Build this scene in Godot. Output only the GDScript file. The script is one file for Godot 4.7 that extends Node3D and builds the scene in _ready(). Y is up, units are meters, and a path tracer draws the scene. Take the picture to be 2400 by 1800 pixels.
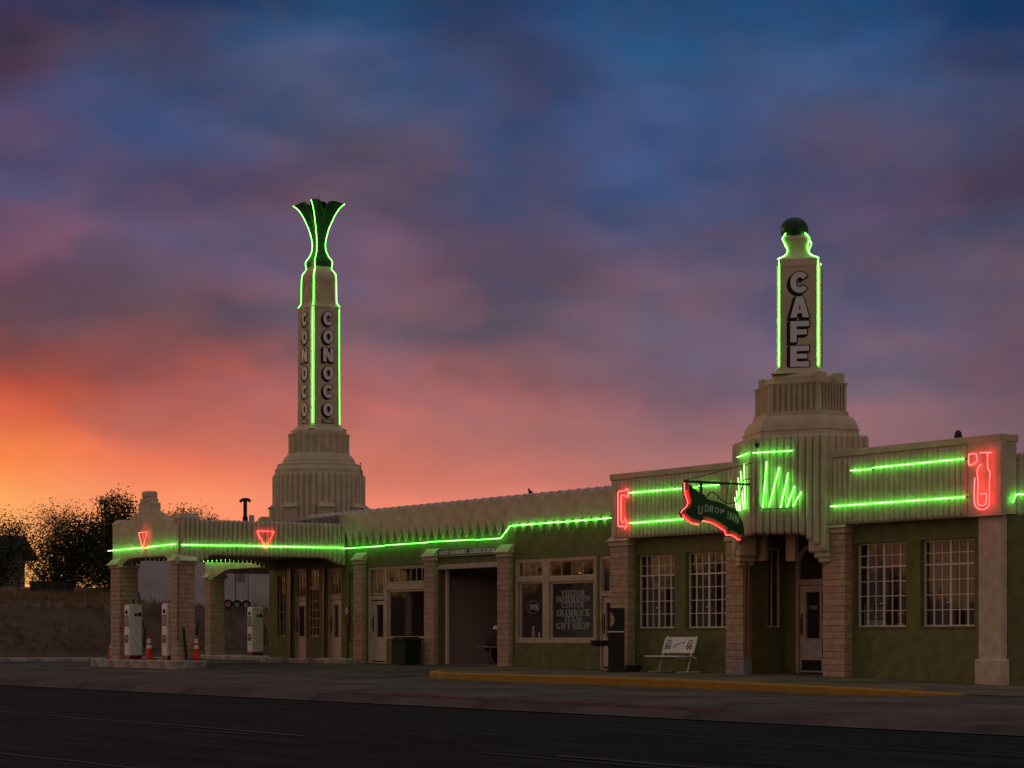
extends Node3D
# A 1930s filling station, garage and cafe with two neon-edged towers, at dusk.
# x runs along the shop fronts, z out towards the street, y up, metres.

var M := {}
var counts := {}
var cache := {}
var rng := RandomNumberGenerator.new()

const FACE_Z := Basis(Vector3(1, 0, 0), Vector3(0, 1, 0), Vector3(0, 0, 1))
const FACE_X := Basis(Vector3(0, 0, -1), Vector3(0, 1, 0), Vector3(1, 0, 0))
const FACE_MX := Basis(Vector3(0, 0, 1), Vector3(0, 1, 0), Vector3(-1, 0, 0))

const NEON_G := 11.0
const NEON_R := 7.0
const LAMP_M := 0.03


func _ready() -> void:
	rng.seed = 66
	# camera: upright, lens raised
	var cam := Camera3D.new()
	cam.name = "camera"
	cam.projection = Camera3D.PROJECTION_FRUSTUM
	cam.near = 0.1
	cam.far = 600.0
	cam.size = 0.1 * 1800.0 / 5150.0
	cam.frustum_offset = Vector2(0, 0.1 * 595.0 / 5150.0)
	cam.position = Vector3(58.64, 0.85, 32.6)
	cam.rotation_degrees = Vector3(0, 56.6, 0)
	add_child(cam)
	cam.current = true
	# dusk sky
	var env := Environment.new()
	env.background_mode = Environment.BG_SKY
	env.sky = Sky.new()
	var pano := PanoramaSkyMaterial.new()
	pano.panorama = make_sky()
	env.sky.sky_material = pano
	env.tonemap_mode = Environment.TONE_MAPPER_LINEAR
	env.tonemap_exposure = 1.0
	env.background_energy_multiplier = 1.0
	env.sdfgi_enabled = true
	env.ssao_enabled = true
	env.ssil_enabled = true
	var we := WorldEnvironment.new()
	we.name = "dusk"
	we.environment = env
	add_child(we)
	# the last glow of the sun, just below the clouds beyond the left edge of the view
	var sun := DirectionalLight3D.new()
	sun.name = "sun"
	sun.light_energy = 0.15
	sun.light_angular_distance = 20.0
	sun.light_color = Color(1.0, 0.72, 0.5)
	sun.shadow_enabled = true
	add_child(sun)
	sun.look_at_from_position(Vector3(-95.8, 14, 28.6), Vector3.ZERO)

	make_materials()
	build_ground()
	build_garage()
	build_pump_canopy()
	build_rear_canopy()
	build_station_tower()
	build_cafe()
	build_cafe_tower()
	build_side_wing()
	build_hanging_sign()
	build_forecourt()
	build_street_things()
	build_background()


# sky colours seen from the street, by bearing from the view axis (7 columns, -13.1 to 13.1 degrees)
# and by height above the horizon (11 rows, 16.2 to 1.1 degrees)
const SKY_EL := [16.2, 14.6, 13.05, 11.5, 9.86, 8.2, 6.6, 5.5, 4.4, 3.3, 1.06]
const SKY_COLORS := [
	[[62, 52, 84], [46, 56, 92], [34, 72, 108], [38, 60, 98], [34, 74, 118], [38, 72, 115], [30, 58, 98]],
	[[66, 52, 70], [70, 66, 92], [66, 86, 126], [64, 66, 98], [50, 84, 126], [52, 88, 136], [42, 62, 102]],
	[[86, 74, 108], [72, 84, 124], [88, 78, 100], [70, 76, 112], [60, 84, 130], [78, 78, 110], [62, 68, 100]],
	[[88, 80, 112], [82, 72, 102], [98, 76, 92], [74, 74, 106], [70, 82, 122], [72, 74, 110], [64, 62, 90]],
	[[108, 78, 104], [104, 84, 110], [106, 88, 114], [82, 74, 100], [92, 84, 112], [88, 80, 106], [92, 78, 98]],
	[[106, 68, 76], [92, 74, 88], [112, 92, 108], [92, 78, 94], [108, 92, 112], [102, 88, 114], [94, 82, 104]],
	[[172, 78, 62], [170, 90, 84], [164, 100, 102], [148, 96, 100], [122, 92, 104], [118, 98, 116], [106, 84, 100]],
	[[216, 98, 70], [188, 104, 92], [186, 108, 100], [170, 108, 104], [150, 104, 108], [140, 104, 112], [116, 88, 102]],
	[[252, 134, 74], [236, 120, 88], [210, 118, 100], [204, 118, 104], [176, 114, 108], [150, 104, 112], [128, 92, 104]],
	[[255, 172, 98], [255, 152, 106], [246, 138, 110], [228, 136, 116], [192, 118, 112], [160, 108, 112], [138, 98, 106]],
	[[255, 182, 100], [255, 160, 106], [250, 146, 110], [232, 138, 116], [200, 122, 112], [168, 112, 112], [146, 104, 108]],
]


func sky_cell(el: float, col: float) -> Vector3:
	var r := 0
	while r < 9 and el < SKY_EL[r + 1]:
		r += 1
	var t := clampf((SKY_EL[r] - el) / (SKY_EL[r] - SKY_EL[r + 1]), 0.0, 1.0)
	t = lerpf(t, smoothstep(0.0, 1.0, t), 0.5)
	var c := clampf(col, 0.0, 5.999)
	var i := int(c)
	var u := smoothstep(0.0, 1.0, c - i)
	var q := func(a, b): return Vector3(SKY_COLORS[a][b][0], SKY_COLORS[a][b][1], SKY_COLORS[a][b][2])
	return q.call(r, i).lerp(q.call(r, i + 1), u).lerp(q.call(r + 1, i).lerp(q.call(r + 1, i + 1), u), t)


func make_sky() -> ImageTexture:
	var w := 2048
	var h := 1024
	var f := FastNoiseLite.new()
	f.noise_type = FastNoiseLite.TYPE_SIMPLEX_SMOOTH
	f.seed = 5
	f.frequency = 1.0
	f.fractal_octaves = 4
	var bytes := PackedByteArray()
	bytes.resize(w * h * 3)
	var ground := [64, 54, 50]
	for y in range(h / 2, h):
		for x in w:
			for k in 3:
				bytes[(y * w + x) * 3 + k] = ground[k]
	var ahead := atan2(-0.5505, -0.835)
	for y in h / 2:
		var elr := (0.5 - (y + 0.5) / h) * PI
		var el := rad_to_deg(elr)
		var far_step := 1 if el < 24.0 else 4
		for x in range(0, w, far_step):
			var az := ((x + 0.5) / w - 0.25) * TAU
			var d := Vector3(cos(az) * cos(elr), sin(elr), sin(az) * cos(elr))
			var a := rad_to_deg(wrapf(az - ahead, -PI, PI))
			var p := Vector3(d.x, d.y * 2.6, d.z)
			var n1 := f.get_noise_3dv(p * 7.0)
			var n2 := f.get_noise_3dv(p * 7.0 + Vector3(31, 7, 3))
			var n3 := f.get_noise_3dv(p * 16.0 + Vector3(3, 17, 9))
			var n4 := f.get_noise_3dv(p * 3.0 + Vector3(13, 1, 29))
			var aw := a + n1 * 2.0
			var ew := maxf(0.0, el + n2 * (0.35 + 0.05 * minf(el, 20.0)) * 1.0)
			var c := sky_cell(ew, (aw + 13.1) / 26.2 * 6.0)
			# beyond the frame the sky keeps its sunset glow; elsewhere made brighter to lift the shop fronts
			var g := Vector3(190, 144, 112).lerp(Vector3(126, 110, 104), smoothstep(2.0, 14.0, ew)).lerp(Vector3(136, 128, 132), smoothstep(14.0, 60.0, ew))
			g += Vector3(14, 2, 4) * n4 * 2.0
			var side := smoothstep(13.0, 60.0, aw) if aw > 0 else smoothstep(48.0, 110.0, -aw)
			c = c.lerp(g, maxf(side, smoothstep(16.5, 50.0, ew)))
			var n5 := f.get_noise_3dv(Vector3(d.x, d.y * 2.0, d.z) * 15.0 + Vector3(41, 3, 7) + Vector3(n1, n2, n3) * 0.6)
			var soft := smoothstep(2.0, 8.0, el)
			c *= 1.0 + (0.1 * n3 + 0.05 * n5) * soft
			c += (Vector3(10, -1, -8) * n4 + Vector3(17, -1, -9) * n5) * soft
			for s in far_step:
				if x + s < w:
					var o := (y * w + x + s) * 3
					bytes[o] = clampi(int(c.x), 0, 255)
					bytes[o + 1] = clampi(int(c.y), 0, 255)
					bytes[o + 2] = clampi(int(c.z), 0, 255)
	return ImageTexture.create_from_image(Image.create_from_data(w, h, false, Image.FORMAT_RGB8, bytes))



class B:
	var v := PackedVector3Array()
	var n := PackedVector3Array()
	var uv := PackedVector2Array()
	var has_uv := false

	func tri(a: Vector3, b: Vector3, c: Vector3) -> void:
		var m := (b - a).cross(c - a).normalized()
		v.append_array([a, c, b])
		n.append_array([m, m, m])

	func quad(a: Vector3, b: Vector3, c: Vector3, d: Vector3) -> void:
		tri(a, b, c)
		tri(a, c, d)

	func trin(a: Vector3, b: Vector3, c: Vector3, na: Vector3, nb: Vector3, nc: Vector3) -> void:
		v.append_array([a, c, b])
		n.append_array([na, nc, nb])

	func quadn(a, b, c, d, na, nb, nc, nd) -> void:
		trin(a, b, c, na, nb, nc)
		trin(a, c, d, na, nc, nd)

	func box(lo: Vector3, hi: Vector3, t := Transform3D()) -> void:
		var p := []
		for i in 8:
			p.append(t * Vector3(hi.x if i & 1 else lo.x, hi.y if i & 2 else lo.y, hi.z if i & 4 else lo.z))
		quad(p[4], p[5], p[7], p[6])
		quad(p[1], p[0], p[2], p[3])
		quad(p[5], p[1], p[3], p[7])
		quad(p[0], p[4], p[6], p[2])
		quad(p[6], p[7], p[3], p[2])
		quad(p[0], p[1], p[5], p[4])

	# box with chamfered edges
	func cbox(lo: Vector3, hi: Vector3, c := 0.02, t := Transform3D()) -> void:
		var m := (lo + hi) / 2.0
		var h := (hi - lo) / 2.0
		c = minf(c, minf(h.x, minf(h.y, h.z)) * 0.6)
		var f := func(sx, sy, sz, axis): # corner point lying on the face of that axis
			var q := Vector3(sx * (h.x - (0.0 if axis == 0 else c)), sy * (h.y - (0.0 if axis == 1 else c)), sz * (h.z - (0.0 if axis == 2 else c)))
			return t * (m + q)
		for s in [-1.0, 1.0]:
			var q0 = [f.call(s, -1.0, -1.0, 0), f.call(s, 1.0, -1.0, 0), f.call(s, 1.0, 1.0, 0), f.call(s, -1.0, 1.0, 0)]
			var q1 = [f.call(-1.0, s, -1.0, 1), f.call(-1.0, s, 1.0, 1), f.call(1.0, s, 1.0, 1), f.call(1.0, s, -1.0, 1)]
			var q2 = [f.call(-1.0, -1.0, s, 2), f.call(1.0, -1.0, s, 2), f.call(1.0, 1.0, s, 2), f.call(-1.0, 1.0, s, 2)]
			for q in [q0, q1, q2]:
				if s > 0:
					quad(q[0], q[1], q[2], q[3])
				else:
					quad(q[3], q[2], q[1], q[0])
		for a in [-1.0, 1.0]:
			for b in [-1.0, 1.0]:
				var e := [f.call(a, b, -1.0, 0), f.call(a, b, 1.0, 0), f.call(a, b, 1.0, 1), f.call(a, b, -1.0, 1)]
				var g := [f.call(a, -1.0, b, 0), f.call(a, 1.0, b, 0), f.call(a, 1.0, b, 2), f.call(a, -1.0, b, 2)]
				var k := [f.call(-1.0, a, b, 1), f.call(1.0, a, b, 1), f.call(1.0, a, b, 2), f.call(-1.0, a, b, 2)]
				outward(e, t * m)
				outward(g, t * m)
				outward(k, t * m)
				for d in [-1.0, 1.0]:
					outward([f.call(a, b, d, 0), f.call(a, b, d, 1), f.call(a, b, d, 2)], t * m)

	# a convex face turned away from that centre
	func outward(q: Array, centre: Vector3) -> void:
		var m: Vector3 = (q[1] - q[0]).cross(q[2] - q[0])
		if m.dot(q[0] - centre) < 0:
			q.reverse()
		if q.size() == 3:
			tri(q[0], q[1], q[2])
		else:
			quad(q[0], q[1], q[2], q[3])

	# polygon in the x-y plane of t, pushed out along its z from z0 to z1
	func prism(poly: PackedVector2Array, z0: float, z1: float, t := Transform3D()) -> void:
		if not Geometry2D.is_polygon_clockwise(poly):
			pass
		else:
			poly.reverse()
		var ix := Geometry2D.triangulate_polygon(poly)
		var p := func(i, z): return t * Vector3(poly[i].x, poly[i].y, z)
		for k in range(0, ix.size(), 3):
			var a := poly[ix[k]]
			var b := poly[ix[k + 1]]
			var c := poly[ix[k + 2]]
			var o := [ix[k], ix[k + 1], ix[k + 2]] if (b - a).cross(c - a) > 0 else [ix[k], ix[k + 2], ix[k + 1]]
			tri(p.call(o[0], z1), p.call(o[1], z1), p.call(o[2], z1))
			tri(p.call(o[2], z0), p.call(o[1], z0), p.call(o[0], z0))
		for i in poly.size():
			var j := (i + 1) % poly.size()
			quad(p.call(i, z0), p.call(j, z0), p.call(j, z1), p.call(i, z1))

	# rings of equally many points, each ring counter-clockwise seen from its end towards the next one
	func loft(rings: Array, caps := true, smooth := false) -> void:
		var k: int = rings[0].size()
		if smooth:
			var nn := []
			for r in rings.size():
				var row := []
				for i in k:
					var along: Vector3 = rings[mini(r + 1, rings.size() - 1)][i] - rings[maxi(r - 1, 0)][i]
					var around: Vector3 = rings[r][(i + 1) % k] - rings[r][(i + k - 1) % k]
					row.append(around.cross(along).normalized())
				nn.append(row)
			for r in rings.size() - 1:
				for i in k:
					var j := (i + 1) % k
					quadn(rings[r][i], rings[r][j], rings[r + 1][j], rings[r + 1][i], nn[r][i], nn[r][j], nn[r + 1][j], nn[r + 1][i])
		else:
			for r in rings.size() - 1:
				for i in k:
					var j := (i + 1) % k
					quad(rings[r][i], rings[r][j], rings[r + 1][j], rings[r + 1][i])
		if caps:
			for e in [0, rings.size() - 1]:
				var c := Vector3.ZERO
				for q in rings[e]:
					c += q / k
				for i in k:
					var j := (i + 1) % k
					if e == 0:
						tri(c, rings[e][j], rings[e][i])
					else:
						tri(c, rings[e][i], rings[e][j])

	# profile of (radius, height) turned round an upright axis
	func lathe(profile: Array, at: Vector3, k := 24, caps := true) -> void:
		for s in profile.size() - 1:
			var a: Vector2 = profile[s]
			var b: Vector2 = profile[s + 1]
			var d := (b - a).normalized()
			for i in k:
				var f := TAU * i / k
				var g := TAU * (i + 1) / k
				var e := Vector3(sin(f), 0, cos(f))
				var h := Vector3(sin(g), 0, cos(g))
				var ne := (e * d.y - Vector3(0, d.x, 0)).normalized()
				var nh := (h * d.y - Vector3(0, d.x, 0)).normalized()
				quadn(at + e * a.x + Vector3(0, a.y, 0), at + h * a.x + Vector3(0, a.y, 0), at + h * b.x + Vector3(0, b.y, 0), at + e * b.x + Vector3(0, b.y, 0), ne, nh, nh, ne)
		if caps:
			for w in [[profile[0], -1], [profile[-1], 1]]:
				if w[0].x < 0.001:
					continue
				var c: Vector3 = at + Vector3(0, w[0].y, 0)
				for i in k:
					var p: Vector3 = c + Vector3(sin(TAU * i / k), 0, cos(TAU * i / k)) * w[0].x
					var q: Vector3 = c + Vector3(sin(TAU * (i + 1) / k), 0, cos(TAU * (i + 1) / k)) * w[0].x
					if w[1] > 0:
						tri(c, p, q)
					else:
						tri(c, q, p)

	func tube(pts: Array, r, k := 8, closed := false) -> void:
		var rings := []
		var up := Vector3(0.31, 0.87, 0.38).normalized()
		var m := pts.size()
		for i in m:
			var a: Vector3 = pts[(i - 1 + m) % m] if closed or i > 0 else pts[i]
			var c: Vector3 = pts[(i + 1) % m] if closed or i < m - 1 else pts[i]
			var d := (c - a).normalized()
			var s := up - d * up.dot(d)
			if s.length() < 0.05:
				s = Vector3(1, 0, 0) - d * d.x
			s = s.normalized()
			up = s
			var w := d.cross(s)
			var ring := []
			var rad: float = r[i] if r is Array else r
			for j in k:
				ring.append(pts[i] + (s * cos(TAU * j / k) + w * sin(TAU * j / k)) * rad)
			rings.append(ring)
		if closed:
			rings.append(rings[0])
		loft(rings, not closed, true)

	func mesh() -> ArrayMesh:
		var a := []
		a.resize(Mesh.ARRAY_MAX)
		a[Mesh.ARRAY_VERTEX] = v
		a[Mesh.ARRAY_NORMAL] = n
		if has_uv:
			a[Mesh.ARRAY_TEX_UV] = uv
		var m := ArrayMesh.new()
		m.add_surface_from_arrays(Mesh.PRIMITIVE_TRIANGLES, a)
		return m


func numbered(called: String) -> String:
	var k: int = counts.get(called, 0)
	counts[called] = k + 1
	return called if k == 0 else "%s_%03d" % [called, k]


func metas(o: Node, label: String, category: String, group := "") -> void:
	o.set_meta("label", label)
	o.set_meta("category", category)
	if group:
		o.set_meta("group", group)


func thing(called: String, label: String, category: String, at := Vector3.ZERO, turn := 0.0, group := "") -> Node3D:
	var o := Node3D.new()
	o.name = numbered(called)
	add_child(o)
	o.position = at
	o.rotation.y = turn
	metas(o, label, category, group)
	return o


func part(parent: Node, called: String, b: B, m: Material, at := Vector3.ZERO) -> MeshInstance3D:
	return put(parent, called, b.mesh(), m, Transform3D(Basis(), at))


func put(parent: Node, called: String, mesh: Mesh, m: Material, t := Transform3D()) -> MeshInstance3D:
	var o := MeshInstance3D.new()
	o.name = called
	o.mesh = mesh
	o.material_override = m
	o.transform = t
	parent.add_child(o, true)
	return o


func single(called: String, b: B, m: Material, label: String, category: String, group := "") -> MeshInstance3D:
	var o := put(self, numbered(called), b.mesh(), m)
	metas(o, label, category, group)
	return o


func structure(called: String, b: B, m: Material, kind := "structure") -> MeshInstance3D:
	var o := put(self, numbered(called), b.mesh(), m)
	o.set_meta("kind", kind)
	return o


func boxpart(parent: Node, called: String, lo: Vector3, hi: Vector3, m: Material, c := 0.012) -> MeshInstance3D:
	var b := B.new()
	if c > 0.0:
		b.cbox(lo, hi, c)
	else:
		b.box(lo, hi)
	return part(parent, called, b, m)


func arr2(a: Array) -> PackedVector2Array:
	var p := PackedVector2Array()
	for i in range(0, a.size(), 2):
		p.append(Vector2(a[i], a[i + 1]))
	return p


func lin(r: float, g: float, b: float) -> Color:
	return Color(r, g, b).linear_to_srgb()


# ---------------------------------------------------------------- materials

func noise_tex(sd: int, freq: float, lo: float, hi: float, octaves := 4, size := 512, type := FastNoiseLite.TYPE_SIMPLEX_SMOOTH) -> NoiseTexture2D:
	var f := FastNoiseLite.new()
	f.seed = sd
	f.noise_type = type
	f.frequency = freq
	f.fractal_octaves = octaves
	var t := NoiseTexture2D.new()
	t.noise = f
	t.width = size
	t.height = size
	t.seamless = true
	var g := Gradient.new()
	g.set_color(0, Color(lo, lo, lo))
	g.set_color(1, Color(hi, hi, hi))
	t.color_ramp = g
	return t


func mat(c: Color, rough := 0.85, metal := 0.0, spec := 0.4) -> StandardMaterial3D:
	var m := StandardMaterial3D.new()
	m.albedo_color = c
	m.roughness = rough
	m.metallic = metal
	m.metallic_specular = spec
	return m


# grain of the surface: tex is a tint around 1, relief a height map, both laid in world metres
func grained(c: Color, rough: float, tex: Texture2D, per_m: float, relief: Texture2D = null, depth_cm := 0.0, spec := 0.35) -> StandardMaterial3D:
	var m := mat(c, rough, 0.0, spec)
	m.albedo_texture = tex
	m.uv1_triplanar = true
	m.uv1_world_triplanar = true
	m.uv1_scale = Vector3.ONE * per_m
	if relief:
		m.heightmap_enabled = true
		m.heightmap_texture = relief
		m.heightmap_scale = depth_cm
	return m


func neon(c: Color, power: float) -> StandardMaterial3D:
	var m := mat(lin(0.8, 0.85, 0.8), 0.2)
	m.emission_enabled = true
	m.emission = c
	m.emission_energy_multiplier = power
	return m


func make_materials() -> void:
	var t_stucco := noise_tex(11, 0.006, 0.84, 1.0, 5)
	var t_fine := noise_tex(12, 0.05, 0.0, 1.0, 4)
	var t_wall := noise_tex(13, 0.008, 0.8, 1.0, 5)
	var t_grit := noise_tex(14, 0.09, 0.62, 1.0, 3)
	var t_patch := noise_tex(15, 0.004, 0.55, 1.0, 6)
	var t_cloth := noise_tex(16, 0.02, 0.75, 1.0, 3)
	M.beige = grained(lin(0.68, 0.6, 0.43), 0.86, t_stucco, 0.6, t_fine, 0.07)
	M.beige2 = grained(lin(0.63, 0.55, 0.4), 0.86, t_stucco, 0.45, t_fine, 0.07)
	M.cap = grained(lin(0.66, 0.57, 0.44), 0.8, t_stucco, 0.9, t_fine, 0.05)
	M.olive = grained(lin(0.195, 0.205, 0.08), 0.85, t_wall, 0.5, t_fine, 0.08)
	M.bricks = []
	for c in [[0.58, 0.42, 0.31], [0.545, 0.395, 0.29], [0.61, 0.44, 0.325]]:
		M.bricks.append(grained(lin(c[0], c[1], c[2]), 0.88, t_wall, 0.9, t_fine, 0.06))
	M.mortar = grained(lin(0.33, 0.25, 0.18), 0.95, t_wall, 1.1)
	M.frame = grained(lin(0.6, 0.48, 0.37), 0.65, t_stucco, 0.8)
	M.door = grained(lin(0.62, 0.5, 0.44), 0.5, t_stucco, 0.8)
	M.metal_frame = mat(lin(0.74, 0.66, 0.56), 0.5)
	M.glass = mat(Color(0.05, 0.05, 0.06, 0.08), 0.03, 0.0, 0.6)
	M.glass.transparency = BaseMaterial3D.TRANSPARENCY_ALPHA
	M.wall_inside = mat(lin(0.46, 0.36, 0.36), 0.9)
	M.floor_inside = mat(lin(0.16, 0.13, 0.12), 0.8)
	M.curtain = grained(lin(0.28, 0.23, 0.27), 0.95, t_cloth, 3.0)
	M.board = grained(lin(0.3, 0.28, 0.3), 0.9, t_cloth, 1.0)
	M.white_paint = grained(lin(0.82, 0.8, 0.84), 0.45, t_stucco, 1.5)
	M.white_kerb = grained(lin(0.66, 0.64, 0.58), 0.8, t_patch, 0.8, t_fine, 0.5)
	M.yellow_kerb = grained(lin(0.4, 0.23, 0.03), 0.75, t_stucco, 0.9, t_fine, 0.6)
	M.concrete = grained(lin(0.2, 0.165, 0.135), 0.9, t_patch, 0.22, t_grit, 0.15)
	M.concrete2 = grained(lin(0.125, 0.102, 0.098), 0.9, t_patch, 0.17, t_grit, 0.15)
	M.asphalt = grained(lin(0.024, 0.027, 0.036), 0.95, noise_tex(31, 0.012, 0.35, 1.0, 6), 0.35, t_grit, 0.4, 0.2)
	M.asphalt.uv1_scale = Vector3(0.035, 0.3, 0.32)
	M.asphalt2 = grained(lin(0.075, 0.074, 0.078), 0.9, t_grit, 0.5, t_grit, 0.3)
	M.soil = grained(lin(0.2, 0.14, 0.1), 0.95, t_patch, 0.07, t_grit, 0.8)
	M.grass = mat(lin(0.2, 0.145, 0.08), 0.9)
	M.black = mat(lin(0.012, 0.012, 0.014), 0.4)
	M.black_paint = mat(lin(0.016, 0.016, 0.018), 0.6)
	M.iron = mat(lin(0.03, 0.032, 0.032), 0.55, 0.3)
	M.rubber = mat(lin(0.015, 0.015, 0.016), 0.8)
	M.bin = mat(lin(0.012, 0.024, 0.018), 0.75)
	M.orange = mat(lin(0.72, 0.05, 0.02), 0.55)
	M.band = mat(lin(0.75, 0.78, 0.76), 0.3)
	M.letter = mat(lin(0.74, 0.74, 0.8), 0.6)
	M.letter_black = mat(lin(0.012, 0.012, 0.014), 0.7)
	M.navy = mat(lin(0.018, 0.03, 0.035), 0.5)
	M.sign_dark = mat(lin(0.012, 0.018, 0.017), 0.5)
	M.sign_letter = mat(lin(0.35, 0.4, 0.4), 0.5)
	M.sign_rim = mat(lin(0.5, 0.16, 0.12), 0.5)
	M.dark_green = mat(lin(0.012, 0.055, 0.016), 0.45)
	M.mint = mat(lin(0.3, 0.4, 0.34), 0.6)
	M.siding = grained(lin(0.6, 0.58, 0.64), 0.6, t_stucco, 0.3)
	M.roof = grained(lin(0.36, 0.35, 0.37), 0.8, t_patch, 0.5)
	M.red_base = mat(lin(0.16, 0.012, 0.012), 0.5)
	M.red_paint = mat(lin(0.45, 0.03, 0.03), 0.5)
	M.chrome = mat(lin(0.6, 0.6, 0.62), 0.15, 1.0)
	M.car_paint = mat(lin(0.03, 0.012, 0.014), 0.45)
	M.car_paint.clearcoat_enabled = true
	M.car_paint.clearcoat = 0.25
	M.box_grey = grained(lin(0.3, 0.29, 0.32), 0.6, t_stucco, 1.2)
	M.poster = mat(lin(0.4, 0.36, 0.36), 0.8)
	M.poster_dark = mat(lin(0.03, 0.03, 0.03), 0.8)
	M.brown_pipe = mat(lin(0.2, 0.1, 0.06), 0.6)
	M.bark = grained(lin(0.08, 0.055, 0.04), 0.95, t_patch, 2.0)
	M.leaf_dark = mat(lin(0.035, 0.05, 0.018), 0.7)
	M.leaf_light = mat(lin(0.09, 0.1, 0.035), 0.7)
	M.leaf_light.backlight_enabled = true
	M.leaf_light.backlight = lin(0.35, 0.28, 0.1)
	M.house_wall = grained(lin(0.3, 0.24, 0.22), 0.9, t_wall, 0.5)
	M.house_roof = grained(lin(0.16, 0.14, 0.15), 0.9, t_patch, 0.9)
	M.sky_lit_sheet = grained(lin(0.62, 0.6, 0.6), 0.6, t_stucco, 0.8)  # paler than the wall: sky light on the fold slopes is painted in
	M.red_kerb = grained(lin(0.15, 0.075, 0.065), 0.85, t_patch, 0.7, t_fine, 0.3)
	M.gutter = grained(lin(0.12, 0.115, 0.12), 0.9, t_patch, 0.5, t_fine, 0.2)
	M.maroon = mat(lin(0.035, 0.012, 0.014), 0.7)
	M.joint = mat(lin(0.03, 0.027, 0.025), 0.95)
	M.amber = mat(lin(0.6, 0.28, 0.05), 0.8)
	M.neon_green = neon(lin(0.13, 1.0, 0.09), NEON_G)
	M.neon_red = neon(lin(1.0, 0.045, 0.05), NEON_R)


# ---------------------------------------------------------------- building pieces

# a wall in the x-y plane with rectangular openings [x0, y0, x1, y1], from z0 (back) to z1 (front)
func holed(b: B, x0: float, x1: float, y0: float, y1: float, holes: Array, z0: float, z1: float, t := Transform3D()) -> void:
	var xs := [x0, x1]
	var ys := [y0, y1]
	for q in holes:
		xs.append_array([clampf(q[0], x0, x1), clampf(q[2], x0, x1)])
		ys.append_array([clampf(q[1], y0, y1), clampf(q[3], y0, y1)])
	xs.sort()
	ys.sort()
	var solid := func(i, j):
		if i < 0 or j < 0 or i >= xs.size() - 1 or j >= ys.size() - 1:
			return false
		var cx: float = (xs[i] + xs[i + 1]) / 2
		var cy: float = (ys[j] + ys[j + 1]) / 2
		for q in holes:
			if cx > q[0] and cx < q[2] and cy > q[1] and cy < q[3]:
				return false
		return true
	for i in xs.size() - 1:
		for j in ys.size() - 1:
			var a: float = xs[i]
			var c: float = xs[i + 1]
			var d: float = ys[j]
			var e: float = ys[j + 1]
			if c - a < 1e-4 or e - d < 1e-4 or not solid.call(i, j):
				continue
			b.quad(t * Vector3(a, d, z1), t * Vector3(c, d, z1), t * Vector3(c, e, z1), t * Vector3(a, e, z1))
			b.quad(t * Vector3(c, d, z0), t * Vector3(a, d, z0), t * Vector3(a, e, z0), t * Vector3(c, e, z0))
			var k := 1
			if not near_solid(solid, xs, i, j, -1, 0):
				b.quad(t * Vector3(a, d, z0), t * Vector3(a, d, z1), t * Vector3(a, e, z1), t * Vector3(a, e, z0))
			if not near_solid(solid, xs, i, j, 1, 0):
				b.quad(t * Vector3(c, d, z1), t * Vector3(c, d, z0), t * Vector3(c, e, z0), t * Vector3(c, e, z1))
			if not near_solid(solid, ys, i, j, 0, -1):
				b.quad(t * Vector3(a, d, z0), t * Vector3(c, d, z0), t * Vector3(c, d, z1), t * Vector3(a, d, z1))
			if not near_solid(solid, ys, i, j, 0, 1):
				b.quad(t * Vector3(a, e, z1), t * Vector3(c, e, z1), t * Vector3(c, e, z0), t * Vector3(a, e, z0))


# whether the next cell of some width in that direction is solid
func near_solid(solid: Callable, s: Array, i: int, j: int, di: int, dj: int) -> bool:
	i += di
	j += dj
	while (di != 0 and i >= 0 and i < s.size() - 1 and s[i + 1] - s[i] < 1e-4) or (dj != 0 and j >= 0 and j < s.size() - 1 and s[j + 1] - s[j] < 1e-4):
		i += di
		j += dj
	return solid.call(i, j)


# an upright half-round rib, width along x, standing out along z, both ends rounded
func rib_mesh(w: float, h: float, d: float) -> ArrayMesh:
	var key := "rib %.3f %.2f %.3f" % [w, h, d]
	if cache.has(key):
		return cache[key]
	var b := B.new()
	var r := w * 0.62
	var rows := [[0.0, 0.0], [0.12 * r, 0.5], [0.45 * r, 0.85], [r, 1.0], [h - r, 1.0], [h - 0.45 * r, 0.85], [h - 0.12 * r, 0.5], [h, 0.0]]
	var k := 6
	var p := func(row, i):
		var f: float = PI * i / k
		var s: float = rows[row][1]
		return Vector3(-cos(f) * w / 2 * lerpf(0.55, 1.0, s), rows[row][0], pow(sin(f), 0.45) * d * s)
	var nn := func(row, i):
		var a: Vector3 = p.call(row, mini(i + 1, k)) - p.call(row, maxi(i - 1, 0))
		var c: Vector3 = p.call(mini(row + 1, 7), i) - p.call(maxi(row - 1, 0), i)
		var q := a.cross(c)
		return q.normalized() if q.length() > 1e-7 else Vector3(0, -1 if row < 4 else 1, 0)
	for row in 7:
		for i in k:
			b.quadn(p.call(row, i), p.call(row, i + 1), p.call(row + 1, i + 1), p.call(row + 1, i), nn.call(row, i), nn.call(row, i + 1), nn.call(row + 1, i + 1), nn.call(row + 1, i))
	cache[key] = b.mesh()
	return cache[key]


# ribs side by side on the face t (x along, y up, z out), foot(u) gives the height of each lower end
func ribs(parent: Node, t: Transform3D, u0: float, u1: float, pitch: float, top, foot, d: float, m: Material, called := "rib") -> void:
	var count := int(round((u1 - u0) / pitch))
	var w := (u1 - u0) / count
	for i in count:
		var u := u0 + (i + 0.5) * w
		var y0: float = snappedf(foot.call(u) if foot is Callable else foot, 0.01)
		var y1: float = snappedf(top.call(u) if top is Callable else top, 0.01)
		put(parent, called, rib_mesh(snappedf(w * 0.86, 0.001), y1 - y0, d), m, t * Transform3D(Basis(), Vector3(u, y0, 0)))


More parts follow.
